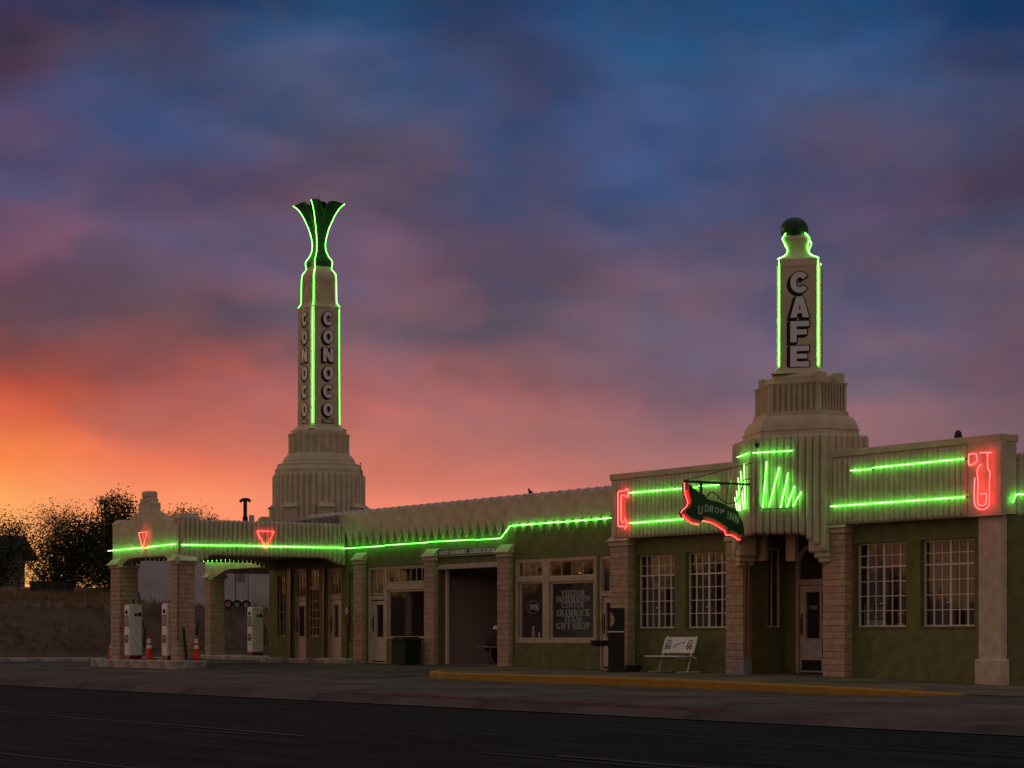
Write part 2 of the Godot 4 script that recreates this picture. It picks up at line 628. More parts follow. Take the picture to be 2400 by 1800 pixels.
func smooth_path(p: Array, cuts := 5) -> Array:
	var out := []
	for i in p.size() - 1:
		var a: Vector3 = p[maxi(i - 1, 0)]
		var d: Vector3 = p[mini(i + 2, p.size() - 1)]
		for k in cuts:
			out.append(p[i].cubic_interpolate(p[i + 1], a, d, float(k) / cuts))
	out.append(p[-1])
	return out


# a glass tube bent along pts; each straight run also carries a lamp of its own size just in front of the glass, on the side of the wall it lights
func neon_tube(parent: Node, pts: Array, m: Material, r := 0.009, back := Vector3.ZERO, bends: Array = [], share := 1.0) -> MeshInstance3D:
	var b := B.new()
	b.tube(pts, r, 8)
	var o := part(parent, "neon_tube", b, m)
	if back != Vector3.ZERO:
		var runs := bends if bends else pts
		for i in runs.size() - 1:
			neon_lamp(parent, runs[i], runs[i + 1], back.normalized(), r, m == M.neon_green, share)
	return o


func neon_lamp(parent: Node, p: Vector3, q: Vector3, back: Vector3, r: float, green: bool, share: float) -> void:
	var run := p.distance_to(q)
	if run < 0.1:
		return
	var l := AreaLight3D.new()
	l.name = "neon_light"
	l.area_size = Vector2(run, r * 2.0)
	l.light_color = lin(0.035, 1.0, 0.02) if green else lin(1.0, 0.012, 0.02)
	l.light_energy = LAMP_M * run * share
	l.area_range = 14.0
	l.shadow_enabled = true
	parent.add_child(l, true)
	var x := (q - p) / run
	var z := -(back - x * back.dot(x)).normalized()
	l.transform = Transform3D(Basis(x, z.cross(x), z), (p + q) / 2 + back * (r + 0.004))


func letters(parent: Node, called: String, text: String, t: Transform3D, size: Vector2, depth: float, m: Material, serif := false, weight := 800, bold := 0.0) -> MeshInstance3D:
	var f := SystemFont.new()
	f.font_names = PackedStringArray(["Droid Serif" if serif else "Droid Sans"])
	f.font_weight = weight
	var tm := TextMesh.new()
	tm.text = text
	var fv := FontVariation.new()
	fv.base_font = f
	fv.variation_embolden = bold
	tm.font = fv
	tm.font_size = 32
	tm.pixel_size = 0.01
	tm.depth = 0.1
	tm.curve_step = 1.0
	var box := tm.get_aabb()
	var s := Vector3(size.x / maxf(box.size.x, 0.01), size.y / maxf(box.size.y, 0.01), depth / 0.1)
	var c := box.get_center()
	return put(parent, called, tm, m, t * Transform3D(Basis.from_scale(s), Vector3(-c.x * s.x, -c.y * s.y, depth / 2)))


# fat block letters as outlines in a unit box; each entry is one closed outline
func glyph(ch: String) -> Array:
	match ch:
		"N":
			return [arr2([0, 0, 0.3, 0, 0.3, 0.5, 0.66, 0, 1, 0, 1, 1, 0.7, 1, 0.7, 0.5, 0.34, 1, 0, 1])]
		"F":
			return [arr2([0, 0, 0.34, 0, 0.34, 0.36, 0.88, 0.36, 0.88, 0.6, 0.34, 0.6, 0.34, 0.75, 1, 0.75, 1, 1, 0, 1])]
		"E":
			return [arr2([0, 0, 1, 0, 1, 0.25, 0.34, 0.25, 0.34, 0.39, 0.9, 0.39, 0.9, 0.61, 0.34, 0.61, 0.34, 0.75, 1, 0.75, 1, 1, 0, 1])]
		"A":
			return [arr2([0, 0, 0.34, 0, 0.39, 0.2, 0.5, 0.2, 0.5, 0.4, 0.44, 0.4, 0.5, 0.62, 0.5, 1, 0.31, 1]), arr2([1, 0, 0.66, 0, 0.61, 0.2, 0.5, 0.2, 0.5, 0.4, 0.56, 0.4, 0.5, 0.62, 0.5, 1, 0.69, 1])]
	var arc := func(a0, a1):
		var p := PackedVector2Array()
		for i in 15:
			var a: float = lerpf(a0, a1, i / 14.0)
			p.append(Vector2(0.5 + 0.5 * cos(a), 0.5 + 0.5 * sin(a)))
		for i in 15:
			var a: float = lerpf(a1, a0, i / 14.0)
			p.append(Vector2(0.5 + 0.19 * cos(a), 0.5 + 0.24 * sin(a)))
		return p
	if ch == "O":
		return [arc.call(PI / 2, PI * 1.5), arc.call(PI * 1.5, PI * 2.5)]
	return [arc.call(0.62, PI), arc.call(PI, TAU - 0.62)]


# a painted block letter: pale face, black outline and a drop shade to the lower left
func block_letter(parent: Node, ch: String, t: Transform3D, size: Vector2) -> void:
	var face := B.new()
	var ink := B.new()
	for g in glyph(ch):
		var p := PackedVector2Array()
		for q in g:
			p.append((q - Vector2(0.5, 0.5)) * size)
		face.prism(p.duplicate(), 0.0, 0.02, t)
		for step in 5:
			var wide: Array = Geometry2D.offset_polygon(p, 0.022, Geometry2D.JOIN_MITER)
			var w: PackedVector2Array = wide[0]
			for k in w.size():
				w[k] += Vector2(-0.015, -0.012) * step
			ink.prism(w, 0.0, 0.014 - 0.0015 * step, t)
	var o := part(parent, "letter", face, M.letter)
	part(o, "outline", ink, M.letter_black)


# brick-faced pier against a wall, with a sloping cap; lo/hi on plan
func pilaster(parent: Node, x0: float, x1: float, z0: float, z1: float, y0: float, y1: float, t := Transform3D(), cap := true, courses := 0.145) -> MeshInstance3D:
	var b := B.new()
	b.box(Vector3(x0 + 0.012, y0, z0), Vector3(x1 - 0.012, y1, z1 - 0.012), t)
	var core := part(parent, "pilaster", b, M.mortar)
	var n := int(round((y1 - y0 - 0.12) / courses))
	var ch := (y1 - y0 - 0.12) / n
	for i in n:
		var cuts := [x0, x1]
		if i % 2 == 1 and x1 - x0 > 0.45:
			cuts = [x0, x0 + (x1 - x0) * (0.5 + 0.06 * sin(i * 2.3)), x1]
		for k in cuts.size() - 1:
			var key := "brick %.3f %.3f %.3f" % [cuts[k + 1] - cuts[k], ch, z1 - z0]
			if not cache.has(key):
				var q := B.new()
				q.cbox(Vector3(0, 0, 0), Vector3(cuts[k + 1] - cuts[k] - 0.006, ch - 0.012, z1 - z0 - 0.01), 0.006)
				cache[key] = q.mesh()
			put(core, "brick", cache[key], M.bricks[(i * 7 + k * 3) % 3], t * Transform3D(Basis(), Vector3(cuts[k] + 0.003, y0 + i * ch, z0 + 0.006 + 0.004 * sin(i * 5.1 + k))))
	var c := B.new()
	c.cbox(Vector3(x0 - 0.03, y1 - 0.115, z0), Vector3(x1 + 0.03, y1, z1 + 0.03), 0.015, t)
	part(core, "capital", c, M.cap)
	if cap:
		var d := B.new()
		var e := z1 + 0.07
		var rings := []
		for x in [x0 - 0.06, x1 + 0.06]:
			rings.append([t * Vector3(x, y1 + 0.003, z0), t * Vector3(x, y1 + 0.003, e), t * Vector3(x, y1 + 0.03, e), t * Vector3(x, y1 + 0.24, z0 + 0.01), t * Vector3(x, y1 + 0.24, z0)])
		var k2: int = 5
		for i in k2:
			var j := (i + 1) % k2
			d.quad(rings[1][i], rings[1][j], rings[0][j], rings[0][i])
		for s in 2:
			var c0: Vector3 = (rings[s][0] + rings[s][2]) / 2
			for i in k2:
				var j := (i + 1) % k2
				if s == 1:
					d.tri(c0, rings[s][j], rings[s][i])
				else:
					d.tri(c0, rings[s][i], rings[s][j])
		part(core, "sloping_cap", d, M.cap)
	return core


# a metal window of panes between bars; xs and ys are the lines of the bars
func grid_window(parent: Node, xs: Array, ys: Array, z: float, bar: float, m: Material, t := Transform3D(), thick := {}) -> MeshInstance3D:
	var b := B.new()
	var x0: float = xs[0]
	var x1: float = xs[-1]
	var y0: float = ys[0]
	var y1: float = ys[-1]
	holed(b, x0 - bar, x1 + bar, y0 - bar, y1 + bar, [[x0, y0, x1, y1]], z - 0.03, z + 0.02, t)
	var w := part(parent, "window", b, m)
	for i in range(1, xs.size() - 1):
		var k: float = thick.get("x%d" % i, bar * 0.55) / 2
		var q := B.new()
		q.box(Vector3(xs[i] - k, y0, z - 0.018), Vector3(xs[i] + k, y1, z + 0.012), t)
		part(w, "upright_bar", q, m)
	for j in range(1, ys.size() - 1):
		var k: float = thick.get("y%d" % j, bar * 0.55) / 2
		var q := B.new()
		q.box(Vector3(x0, ys[j] - k, z - 0.015), Vector3(x1, ys[j] + k, z + 0.009), t)
		part(w, "cross_bar", q, m)
	for i in xs.size() - 1:
		for j in ys.size() - 1:
			var pw: float = xs[i + 1] - xs[i]
			var ph: float = ys[j + 1] - ys[j]
			var key := "pane %.3f %.3f" % [pw, ph]
			if not cache.has(key):
				var q := B.new()
				q.quad(Vector3(0, 0, 0), Vector3(pw, 0, 0), Vector3(pw, ph, 0), Vector3(0, ph, 0))
				cache[key] = q.mesh()
			var tilt := Basis(Vector3(1, 0, 0), rng.randf_range(-0.004, 0.004)) * Basis(Vector3(0, 1, 0), rng.randf_range(-0.004, 0.004))
			put(w, "pane", cache[key], M.glass, t * Transform3D(tilt, Vector3(xs[i], ys[j], z - 0.005)))
	return w


func curtain(parent: Node, x0: float, x1: float, y0: float, y1: float, z: float, sd: int, m: Material, called := "curtain", t := Transform3D()) -> MeshInstance3D:
	var b := B.new()
	var k := int((x1 - x0) / 0.018)
	var f := func(i, y):
		var x: float = lerpf(x0, x1, float(i) / k)
		return t * Vector3(x, y, z + 0.03 * sin(x * 38.0 + sd) + 0.014 * sin(x * 91.0 + sd * 2.0))
	for i in k:
		b.quad(f.call(i, y0), f.call(i + 1, y0), f.call(i + 1, y1), f.call(i, y1))
	return part(parent, called, b, m)


# a panelled door leaf with one glass light
func door_leaf(parent: Node, x0: float, x1: float, y0: float, y1: float, z: float, light: Array, m: Material, handle_left := true, t := Transform3D()) -> MeshInstance3D:
	var b := B.new()
	holed(b, x0, x1, y0, y1, [light], z - 0.045, z, t)
	var d := part(parent, "door", b, m)
	var g := B.new()
	g.quad(t * Vector3(light[0], light[1], z - 0.02), t * Vector3(light[2], light[1], z - 0.02), t * Vector3(light[2], light[3], z - 0.02), t * Vector3(light[0], light[3], z - 0.02))
	part(d, "pane", g, M.glass)
	var r := B.new()
	holed(r, light[0] - 0.025, light[2] + 0.025, light[1] - 0.025, light[3] + 0.025, [light], z, z + 0.014, t)
	part(d, "glazing_bead", r, m)
	var h := B.new()
	var hx := x0 + 0.06 if handle_left else x1 - 0.06
	h.cbox(Vector3(hx - 0.025, y0 + 0.85, z + 0.002), Vector3(hx + 0.025, y0 + 1.35, z + 0.012), 0.004, t)
	h.tube([t * Vector3(hx, y0 + 0.95, z + 0.01), t * Vector3(hx, y0 + 0.98, z + 0.06), t * Vector3(hx, y0 + 1.22, z + 0.06), t * Vector3(hx, y0 + 1.25, z + 0.01)], 0.011, 6)
	part(d, "handle", h, M.iron)
	return d


func interp(p: Array, x: float) -> float:
	for i in range(0, p.size() - 2, 2):
		if x <= p[i + 2]:
			var t := clampf((x - p[i]) / (p[i + 2] - p[i]), 0.0, 1.0)
			return lerpf(p[i + 1], p[i + 3], t)
	return p[-1]


# ---------------------------------------------------------------- ground

# height of the paved apron in front of the building
func apron_y(x: float, z: float) -> float:
	var near_wall := interp([-30, 0.1, 7, 0.1, 12, -0.02, 20, -0.08, 30, -0.17, 70, -0.3], x)
	var mid := interp([-30, 0.02, 0, 0.0, 10, -0.13, 15, -0.175, 20, -0.185, 28, -0.235, 30.3, -0.17, 40, -0.24, 70, -0.32], x)
	var edge := interp([-30, -0.12, 0, -0.19, 20, -0.22, 40, -0.26, 70, -0.32], x)
	if z < 4.2:
		return lerpf(near_wall, mid, clampf(z / 4.2, 0.0, 1.0))
	return lerpf(mid, edge, clampf((z - 4.2) / 7.8, 0.0, 1.0))


func walk_y(x: float, z: float) -> float:
	var wall := interp([8, 0.1, 14, 0.03, 20, 0.02, 23, 0.0, 27, -0.1, 30.3, -0.14, 40, -0.2], x)
	var kerb := interp([8, 0.02, 10, 0.0, 14, -0.012, 21, -0.012, 24, -0.055, 28.5, -0.12, 30.3, -0.16, 40, -0.235], x)
	return lerpf(wall, kerb, clampf(z / 4.2, 0.0, 1.0))


func field_y(x: float, z: float) -> float:
	var a := interp([-400, 6.0, -90, 4.0, -50, 3.15, -40, 2.85, -30, 2.45, -25.5, 2.05, -22.3, 0.1, -22, -0.04, -12, -0.14, 0, -0.5, 40, -0.6, 400, -0.8], x)
	return a + (0.1 * sin(x * 0.7 + z * 0.31) * sin(z * 0.43 - x * 0.2) if x < -26 else 0.0)


func sheet(x0: float, x1: float, z0: float, z1: float, nx: int, nz: int, f: Callable) -> B:
	var b := B.new()
	for i in nx:
		for j in nz:
			var a := lerpf(x0, x1, float(i) / nx)
			var c := lerpf(x0, x1, float(i + 1) / nx)
			var d := lerpf(z0, z1, float(j) / nz)
			var e := lerpf(z0, z1, float(j + 1) / nz)
			b.quad(Vector3(a, f.call(a, e), e), Vector3(c, f.call(c, e), e), Vector3(c, f.call(c, d), d), Vector3(a, f.call(a, d), d))
	return b


func build_ground() -> void:
	# wide land with a rise beyond the side street
	var land := sheet(-260, 0, -200, 120, 130, 80, field_y)
	var east := sheet(0, 400, -200, 120, 20, 16, func(x, z): return -0.5 - x * 0.0005)
	land.v.append_array(east.v)
	land.n.append_array(east.n)
	structure("ground", land, M.soil)
	# side street past the filling station
	var side := sheet(-21.8, -13.5, -80, 13, 4, 20, func(x, z): return -0.035 - 0.004 * absf(x + 17.0))
	structure("side_street", side, M.asphalt2)
	var sk := B.new()
	sk.cbox(Vector3(-22.2, -0.2, -80), Vector3(-21.85, 0.09, 12.6), 0.03)
	structure("far_kerb", sk, M.white_kerb)
	# paved apron
	structure("forecourt", sheet(-13.4, 70, -9.0, 12.2, 84, 24, apron_y), M.concrete2)
	# main road
	structure("road", sheet(-140, 140, 12.0, 75, 28, 10, func(x, z): return -0.37 + 0.05 * sin(clampf((z - 12.0) / 24.0, 0.0, 1.0) * PI)), M.asphalt)
	structure("driveway_lip", sheet(-13.4, 70, 12.2, 12.45, 84, 1, func(x, z): return apron_y(x, 12.0) if z < 12.3 else -0.36), M.concrete2)
	var gut := sheet(-13.4, 70, 12.06, 12.55, 60, 1, func(x, z): return -0.352)
	structure("gutter", gut, M.gutter)
	# worn seams of tar and paint along the road
	for q in [[16.2, 0.05, M.asphalt2], [20.15, 0.1, M.concrete2], [20.5, 0.07, M.asphalt2], [24.6, 0.09, M.asphalt2], [13.9, 0.04, M.asphalt2]]:
		var zz: float = q[0]
		var ww: float = q[1]
		var seam := B.new()
		var n := 90
		for i in n:
			var xa := lerpf(-20.0, 58.0, float(i) / n)
			var xb := lerpf(-20.0, 58.0, float(i + 1) / n)
			var za := zz + 0.05 * sin(xa * 0.9 + zz) + 0.03 * sin(xa * 2.7)
			var zb := zz + 0.05 * sin(xb * 0.9 + zz) + 0.03 * sin(xb * 2.7)
			if sin(i * 12.9 + zz) < -0.55:
				continue
			var ya := -0.362 + 0.05 * sin(clampf((za - 12.0) / 24.0, 0.0, 1.0) * PI)
			var yb := -0.362 + 0.05 * sin(clampf((zb - 12.0) / 24.0, 0.0, 1.0) * PI)
			seam.quad(Vector3(xa, ya, za + ww), Vector3(xb, yb, zb + ww), Vector3(xb, yb, zb), Vector3(xa, ya, za))
		structure("road_seam", seam, q[2])
	# joints between the slabs of the forecourt, and a paler patch of newer concrete
	for q in [[[-10, 8.2], [34, 8.0]], [[4.0, 0.6], [6.2, 12.0]], [[11.5, 4.6], [13.0, 12.0]], [[19.0, 4.5], [20.5, 12.0]], [[-3.0, 6.3], [-1.0, 12.0]], [[27, 4.5], [28, 12.0]]]:
		var jn := B.new()
		var p0 := Vector2(q[0][0], q[0][1])
		var p1 := Vector2(q[1][0], q[1][1])
		var across := (p1 - p0).normalized().orthogonal() * 0.02
		var cuts := 40
		for i in cuts:
			var a := p0.lerp(p1, float(i) / cuts) + across * sin(i * 1.7)
			var c := p0.lerp(p1, float(i + 1) / cuts) + across * sin((i + 1) * 1.7)
			var f := func(w: Vector2): return Vector3(w.x, apron_y(w.x, w.y) + 0.006, w.y)
			jn.quad(f.call(a - across), f.call(c - across), f.call(c + across), f.call(a + across))
		structure("slab_joint", jn, M.joint)
	var patch := B.new()
	var pf := func(x, z): return Vector3(x, apron_y(x, z) + 0.005, z)
	for i in 6:
		patch.quad(pf.call(7.6 + i * 0.5, 5.6 - i * 0.1), pf.call(8.1 + i * 0.5, 5.6 - i * 0.1), pf.call(8.1 + i * 0.5, 3.6 - i * 0.1), pf.call(7.6 + i * 0.5, 3.6 - i * 0.1))
	structure("concrete_patch", patch, M.gutter)
	# raised kerbs between the driveways along the road
	for k in [[-13.4, 2.2], [21.6, 33.2]]:
		for i in int((k[1] - k[0]) / 2.9):
			var xa: float = k[0] + i * 2.9
			var xb: float = minf(xa + 2.885, k[1])
			var kb := B.new()
			var ya := apron_y(xa, 12.0)
			kb.cbox(Vector3(xa, -0.45, 11.9), Vector3(xb, ya + 0.045 - 0.004 * (i % 2), 12.14 + 0.008 * sin(i * 3.0)), 0.03)
			structure("road_kerb", kb, M.red_kerb)
	for k in [[2.2, -1.0], [21.6, 1.0], [33.2, -1.0]]:
		var ramp := B.new()
		var x: float = k[0]
		var s: float = k[1]
		var y := apron_y(x, 12.0) + 0.04
		var poly := PackedVector2Array([Vector2(x, -0.45), Vector2(x, y), Vector2(x - s * 0.9, -0.33), Vector2(x - s * 0.9, -0.45)])
		ramp.prism(poly, 11.92, 12.12)
		structure("kerb_end", ramp, M.red_kerb)
	# clods of broken concrete and dead leaves at the kerb ends
	for c in [[21.3, 12.05, 9], [33.9, 12.15, 6], [2.6, 12.1, 5]]:
		for i in c[2]:
			var q := B.new()
			var r := rng.randf_range(0.03, 0.1)
			var at := Vector3(c[0] + rng.randf_range(-0.45, 0.45), -0.33 + r * 0.3, c[1] + rng.randf_range(-0.12, 0.2))
			var ring := []
			for j in 6:
				var f := TAU * j / 6
				ring.append(at + Vector3(sin(f) * r * rng.randf_range(0.7, 1.3), rng.randf_range(-0.02, 0.02), cos(f) * r * rng.randf_range(0.7, 1.2)))
			var top := at + Vector3(rng.randf_range(-0.02, 0.02), r * rng.randf_range(0.4, 0.8), 0)
			for j in 6:
				q.tri(top, ring[j], ring[(j + 1) % 6])
				q.tri(at - Vector3(0, 0.06, 0), ring[(j + 1) % 6], ring[j])
			single("rubble", q, M.concrete2, ["broken concrete at the kerb end before the garage", "broken concrete at the kerb end before the cafe", "broken concrete at the kerb end before the pumps"][[21.3, 33.9, 2.6].find(c[0])], "rubble", "rubble at kerb end %d" % int(c[0]))
	# raised walk in front of garage and cafe, with its yellow kerb
	var edge := []
	for q in [[9.3, 0.05], [9.6, 1.2], [10.05, 2.2], [10.6, 3.1], [11.0, 3.52], [11.5, 3.85], [12.1, 4.08], [12.8, 4.18]]:
		edge.append(Vector2(q[0], q[1]))
	for x in [14.5, 17.0, 19.5, 22.0, 24.5, 26.5, 28.5, 30.3]:
		edge.append(Vector2(x, 4.2))
	var back := Vector2(8.9, 0.02)
	var walk := B.new()
	var pts := [back]
	for q in edge:
		pts.append(q)
	for i in range(0, edge.size() - 1):
		var a: Vector2 = edge[i]
		var c: Vector2 = edge[i + 1]
		var n := 4
		for j in n:
			var za0 := a.y * j / n
			var za1 := a.y * (j + 1) / n
			var zc0 := c.y * j / n
			var zc1 := c.y * (j + 1) / n
			if a.x == c.x:
				continue
			walk.quad(Vector3(a.x, walk_y(a.x, za1), za1), Vector3(c.x, walk_y(c.x, zc1), zc1), Vector3(c.x, walk_y(c.x, zc0), zc0), Vector3(a.x, walk_y(a.x, za0), za0))
	for j in 8:
		var xa := 30.3 + j
		walk.quad(Vector3(xa, walk_y(xa, 4.2), 4.2), Vector3(xa + 1, walk_y(xa + 1, 4.2), 4.2), Vector3(xa + 1, walk_y(xa + 1, 0), 0), Vector3(xa, walk_y(xa, 0), 0))
	for i in range(2, 1):
		pass
	structure("sidewalk", walk, M.concrete)
	var path := edge
	for i in path.size() - 1:
		var kb := B.new()
		var a: Vector2 = path[i]
		var c: Vector2 = path[i + 1]
		var d := (c - a).normalized()
		var o := Vector2(-d.y, d.x) * 0.14
		var fade := 1.0
		var ring := func(p: Vector2):
			var y := walk_y(p.x, p.y) + 0.012
			return [Vector3(p.x - o.x, -0.45, p.y - o.y), Vector3(p.x + o.x, -0.45, p.y + o.y), Vector3(p.x + o.x, y - 0.035, p.y + o.y), Vector3(p.x + o.x * 0.75, y, p.y + o.y * 0.75), Vector3(p.x - o.x, y, p.y - o.y)]
		var e := d * 0.0008
		kb.loft([ring.call(a + e), ring.call(c - e)])
		structure("yellow_kerb", kb, M.yellow_kerb)


# ---------------------------------------------------------------- garage and shop

func build_garage() -> void:
	var g := thing("garage_building", "long low olive and cream garage and shop building with zigzag parapet", "building")
	var holes := [
		[-4.5, 0.88, -3.98, 2.83], [-3.45, 0.14, -2.56, 3.02], [-2.5, 0.88, -1.72, 3.0], [-1.23, 0.14, -0.27, 3.0], [0.2, 0.75, 1.0, 2.81],
		[1.3, 0.1, 4.85, 2.98], [5.42, 0.1, 8.6, 2.92], [9.33, 0.72, 13.1, 2.96], [13.2, 0.05, 13.95, 2.93],
	]
	var w := B.new()
	holed(w, -5.1, 14.12, -0.3, 4.2, holes, -0.22, 0.0)
	part(g, "front_wall", w, M.olive)
	var r := B.new()
	r.box(Vector3(-5.1, -0.3, -9.0), Vector3(-4.9, 4.2, -0.22))
	r.box(Vector3(-4.9, -0.3, -9.0), Vector3(14.12, 4.2, -8.8))
	part(g, "rear_wall", r, M.beige2)
	boxpart(g, "roof", Vector3(-5.1, 4.2, -9.0), Vector3(14.12, 4.3, -0.32), M.roof, 0.0)
	boxpart(g, "floor", Vector3(-4.9, -0.3, -8.8), Vector3(14.12, 0.11, -0.22), M.floor_inside, 0.0)
	var iw := B.new()
	for x in [-1.5, 5.1, 8.9, 13.15]:
		iw.box(Vector3(x, 0.11, -6.0), Vector3(x + 0.1, 4.2, -0.22))
	iw.box(Vector3(-4.9, 0.11, -6.1), Vector3(14.12, 4.2, -6.0))
	part(g, "inner_wall", iw, M.wall_inside)
	# zigzag parapet: each fold hangs in a point over the olive wall
	var p := 0.4135
	for i in range(-6, 34):
		var x := 0.34 + i * p
		if x > 14.0:
			break
		var low := 3.645 if i >= 0 else 4.0
		var poly := arr2([x, low, x + p / 2, 4.075, x + p / 2, 4.585, x, 4.69, x - p / 2, 4.585, x - p / 2, 4.075])
		var key := "fold %d" % int(i >= 0)
		if not cache.has(key):
			var b := B.new()
			b.prism(arr2([0, low, p / 2, 4.075, p / 2, 4.57, 0, 4.69, -p / 2, 4.57, -p / 2, 4.075]), -0.32, 0.07)
			cache[key] = b.mesh()
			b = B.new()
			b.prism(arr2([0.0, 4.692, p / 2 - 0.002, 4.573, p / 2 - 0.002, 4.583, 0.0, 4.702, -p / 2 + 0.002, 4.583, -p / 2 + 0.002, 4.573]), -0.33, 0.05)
			cache["sky_lit_sheet"] = b.mesh()
		var fold := put(g, "parapet_fold", cache[key], M.beige, Transform3D(Basis(), Vector3(x, 0, 0)))
		put(fold, "sky_lit_sheet", cache["sky_lit_sheet"], M.sky_lit_sheet)  # thin pale sheet that carries the sky light on the slopes
	# flat panel at the end of the folds, low roof edge beside the tower
	boxpart(g, "roof_edge", Vector3(-5.14, 4.0, -0.32), Vector3(-2.36, 4.3, 0.05), M.beige, 0.02)
	# brick piers
	pilaster(g, 0.74, 1.26, 0.0, 0.16, 0.06, 3.17)
	pilaster(g, 4.86, 5.41, 0.0, 0.16, 0.06, 3.15)
	pilaster(g, 8.7, 9.26, 0.0, 0.16, 0.05, 3.14)
	# raised dark strips standing in for the shaded gaps beside the office doors
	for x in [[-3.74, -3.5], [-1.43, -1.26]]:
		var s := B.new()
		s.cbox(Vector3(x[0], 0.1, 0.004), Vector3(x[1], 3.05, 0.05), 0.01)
		part(g, "shade_strip", s, M.iron)
	# ---- office under the canopy
	grid_window(g, [-4.46, -4.24, -4.02], [0.92, 1.3, 1.68, 2.06, 2.8], -0.08, 0.035, M.frame)
	frame_box(g, [[-3.45, 0.14, -2.56, 3.02]], 0.09, [[-3.36, 2.02, -2.65, 2.12]], -0.06)
	door_leaf(g, -3.34, -2.66, 0.18, 2.01, -0.08, [-3.18, 0.9, -2.8, 1.86], M.door)
	grid_window(g, [-3.3, -3.1, -2.9, -2.7], [2.16, 2.88], -0.1, 0.04, M.frame)
	grid_window(g, [-2.44, -2.24, -2.02, -1.8], [0.93, 1.18, 1.45, 1.72, 2.0, 2.36], -0.08, 0.05, M.frame)
	grid_window(g, [-2.44, -2.24, -2.02, -1.8], [2.47, 2.94], -0.08, 0.05, M.frame)
	frame_box(g, [[-1.23, 0.14, -0.27, 3.0]], 0.13, [[-1.1, 2.02, -0.4, 2.16]], -0.06)
	door_leaf(g, -1.08, -0.42, 0.18, 2.01, -0.08, [-0.86, 0.88, -0.6, 1.87], M.door)
	grid_window(g, [-1.0, -0.8, -0.62, -0.45], [2.2, 2.85], -0.1, 0.04, M.frame)
	grid_window(g, [0.24, 0.6, 0.96], [0.8, 1.38, 1.95, 2.24, 2.52, 2.78], -0.1, 0.03, M.frame)
	# ---- shop with door and show window
	frame_box(g, [[1.3, 0.1, 4.85, 2.98]], 0.1, [[2.25, 0.1, 2.42, 2.9], [1.4, 1.98, 2.25, 2.1], [2.42, 2.26, 4.75, 2.44]], -0.05)
	door_leaf(g, 1.5, 2.23, 0.17, 1.95, -0.09, [1.74, 0.88, 2.14, 1.84], M.door)
	boxpart(g, "door_jamb", Vector3(1.4, 0.1, -0.15), Vector3(1.5, 1.98, -0.05), M.frame)
	grid_window(g, [1.64, 1.82, 2.0, 2.14], [2.18, 2.86], -0.09, 0.05, M.frame)
	grid_window(g, [2.52, 2.83, 3.14, 3.45, 3.76, 4.07, 4.38, 4.7], [2.5, 2.86], -0.08, 0.05, M.frame)
	grid_window(g, [2.52, 4.7], [0.9, 2.2], -0.1, 0.07, M.frame)
	boxpart(g, "stall_riser", Vector3(2.42, 0.06, -0.2), Vector3(4.85, 0.78, -0.03), M.olive, 0.0)
	for j in 4:
		for i in 5:
			var x0 := 2.43 + i * 0.5 - (0.25 if j % 2 else 0.0)
			var x1 := minf(x0 + 0.49, 4.84)
			x0 = maxf(x0, 2.43)
			boxpart(g, "block", Vector3(x0, 0.08 + j * 0.17, -0.03), Vector3(x1, 0.08 + j * 0.17 + 0.163, -0.012 - 0.003 * ((i + j) % 3)), M.olive, 0.006)
	curtain(g, 2.7, 3.1, 0.92, 2.2, -0.5, 3, M.curtain)
	curtain(g, 4.1, 4.75, 0.92, 2.2, -0.45, 7, M.curtain)
	# ---- garage opening with its rolled door and track
	boxpart(g, "door_header", Vector3(5.42, 2.78, -0.25), Vector3(8.6, 2.92, 0.03), M.frame)
	boxpart(g, "door_jamb", Vector3(5.44, 0.1, -0.3), Vector3(5.53, 2.78, -0.2), M.metal_frame)
	boxpart(g, "rolled_door", Vector3(5.3, 2.6, -0.95), Vector3(8.7, 2.95, -0.4), M.iron, 0.1)
	# ---- gift shop front
	frame_box(g, [[9.33, 0.72, 13.1, 2.96]], 0.1, [[10.62, 0.82, 10.92, 2.86], [9.43, 2.34, 10.62, 2.47], [10.92, 2.32, 13.0, 2.45]], -0.03)
	grid_window(g, [9.48, 9.75, 10.02, 10.3, 10.57], [2.5, 2.84], -0.07, 0.045, M.frame)
	grid_window(g, [10.97, 11.45, 11.93, 12.42, 12.9], [2.48, 2.84], -0.07, 0.045, M.frame)
	grid_window(g, [9.55, 10.57], [0.86, 2.3], -0.08, 0.06, M.frame)
	grid_window(g, [11.02, 12.88], [0.86, 2.27], -0.08, 0.06, M.frame)
	frame_box(g, [[13.2, 0.05, 13.95, 2.93]], 0.08, [[13.28, 1.9, 13.87, 2.0]], -0.03)
	grid_window(g, [13.32, 13.58, 13.83], [2.04, 2.82], -0.08, 0.03, M.frame)
	door_leaf(g, 13.3, 13.86, 0.12, 1.88, -0.07, [13.44, 0.85, 13.72, 1.74], M.door)
	# dark board behind the lettering, pale back wall behind the OPEN sign
	boxpart(g, "window_backing", Vector3(10.95, 0.75, -0.75), Vector3(12.95, 2.35, -0.7), M.board, 0.0)
	boxpart(g, "display_back", Vector3(9.4, 0.75, -1.3), Vector3(10.7, 2.4, -1.25), M.box_grey, 0.0)
	var rows := [["VISITOR", 11.95, 2.01, 1.05, 0.15], ["INFORMATION", 11.95, 1.86, 1.55, 0.15], ["CENTER", 11.95, 1.71, 1.0, 0.15], ["SHAMROCK", 11.95, 1.5, 1.5, 0.17], ["TEXAS", 11.95, 1.34, 0.8, 0.14], ["GIFT SHOP", 11.95, 1.16, 1.52, 0.17]]
	for q in rows:
		letters(g, "window_lettering", q[0], Transform3D(Basis(), Vector3(q[1], q[2], -0.079)), Vector2(q[3], q[4]), 0.004, M.mint, true)
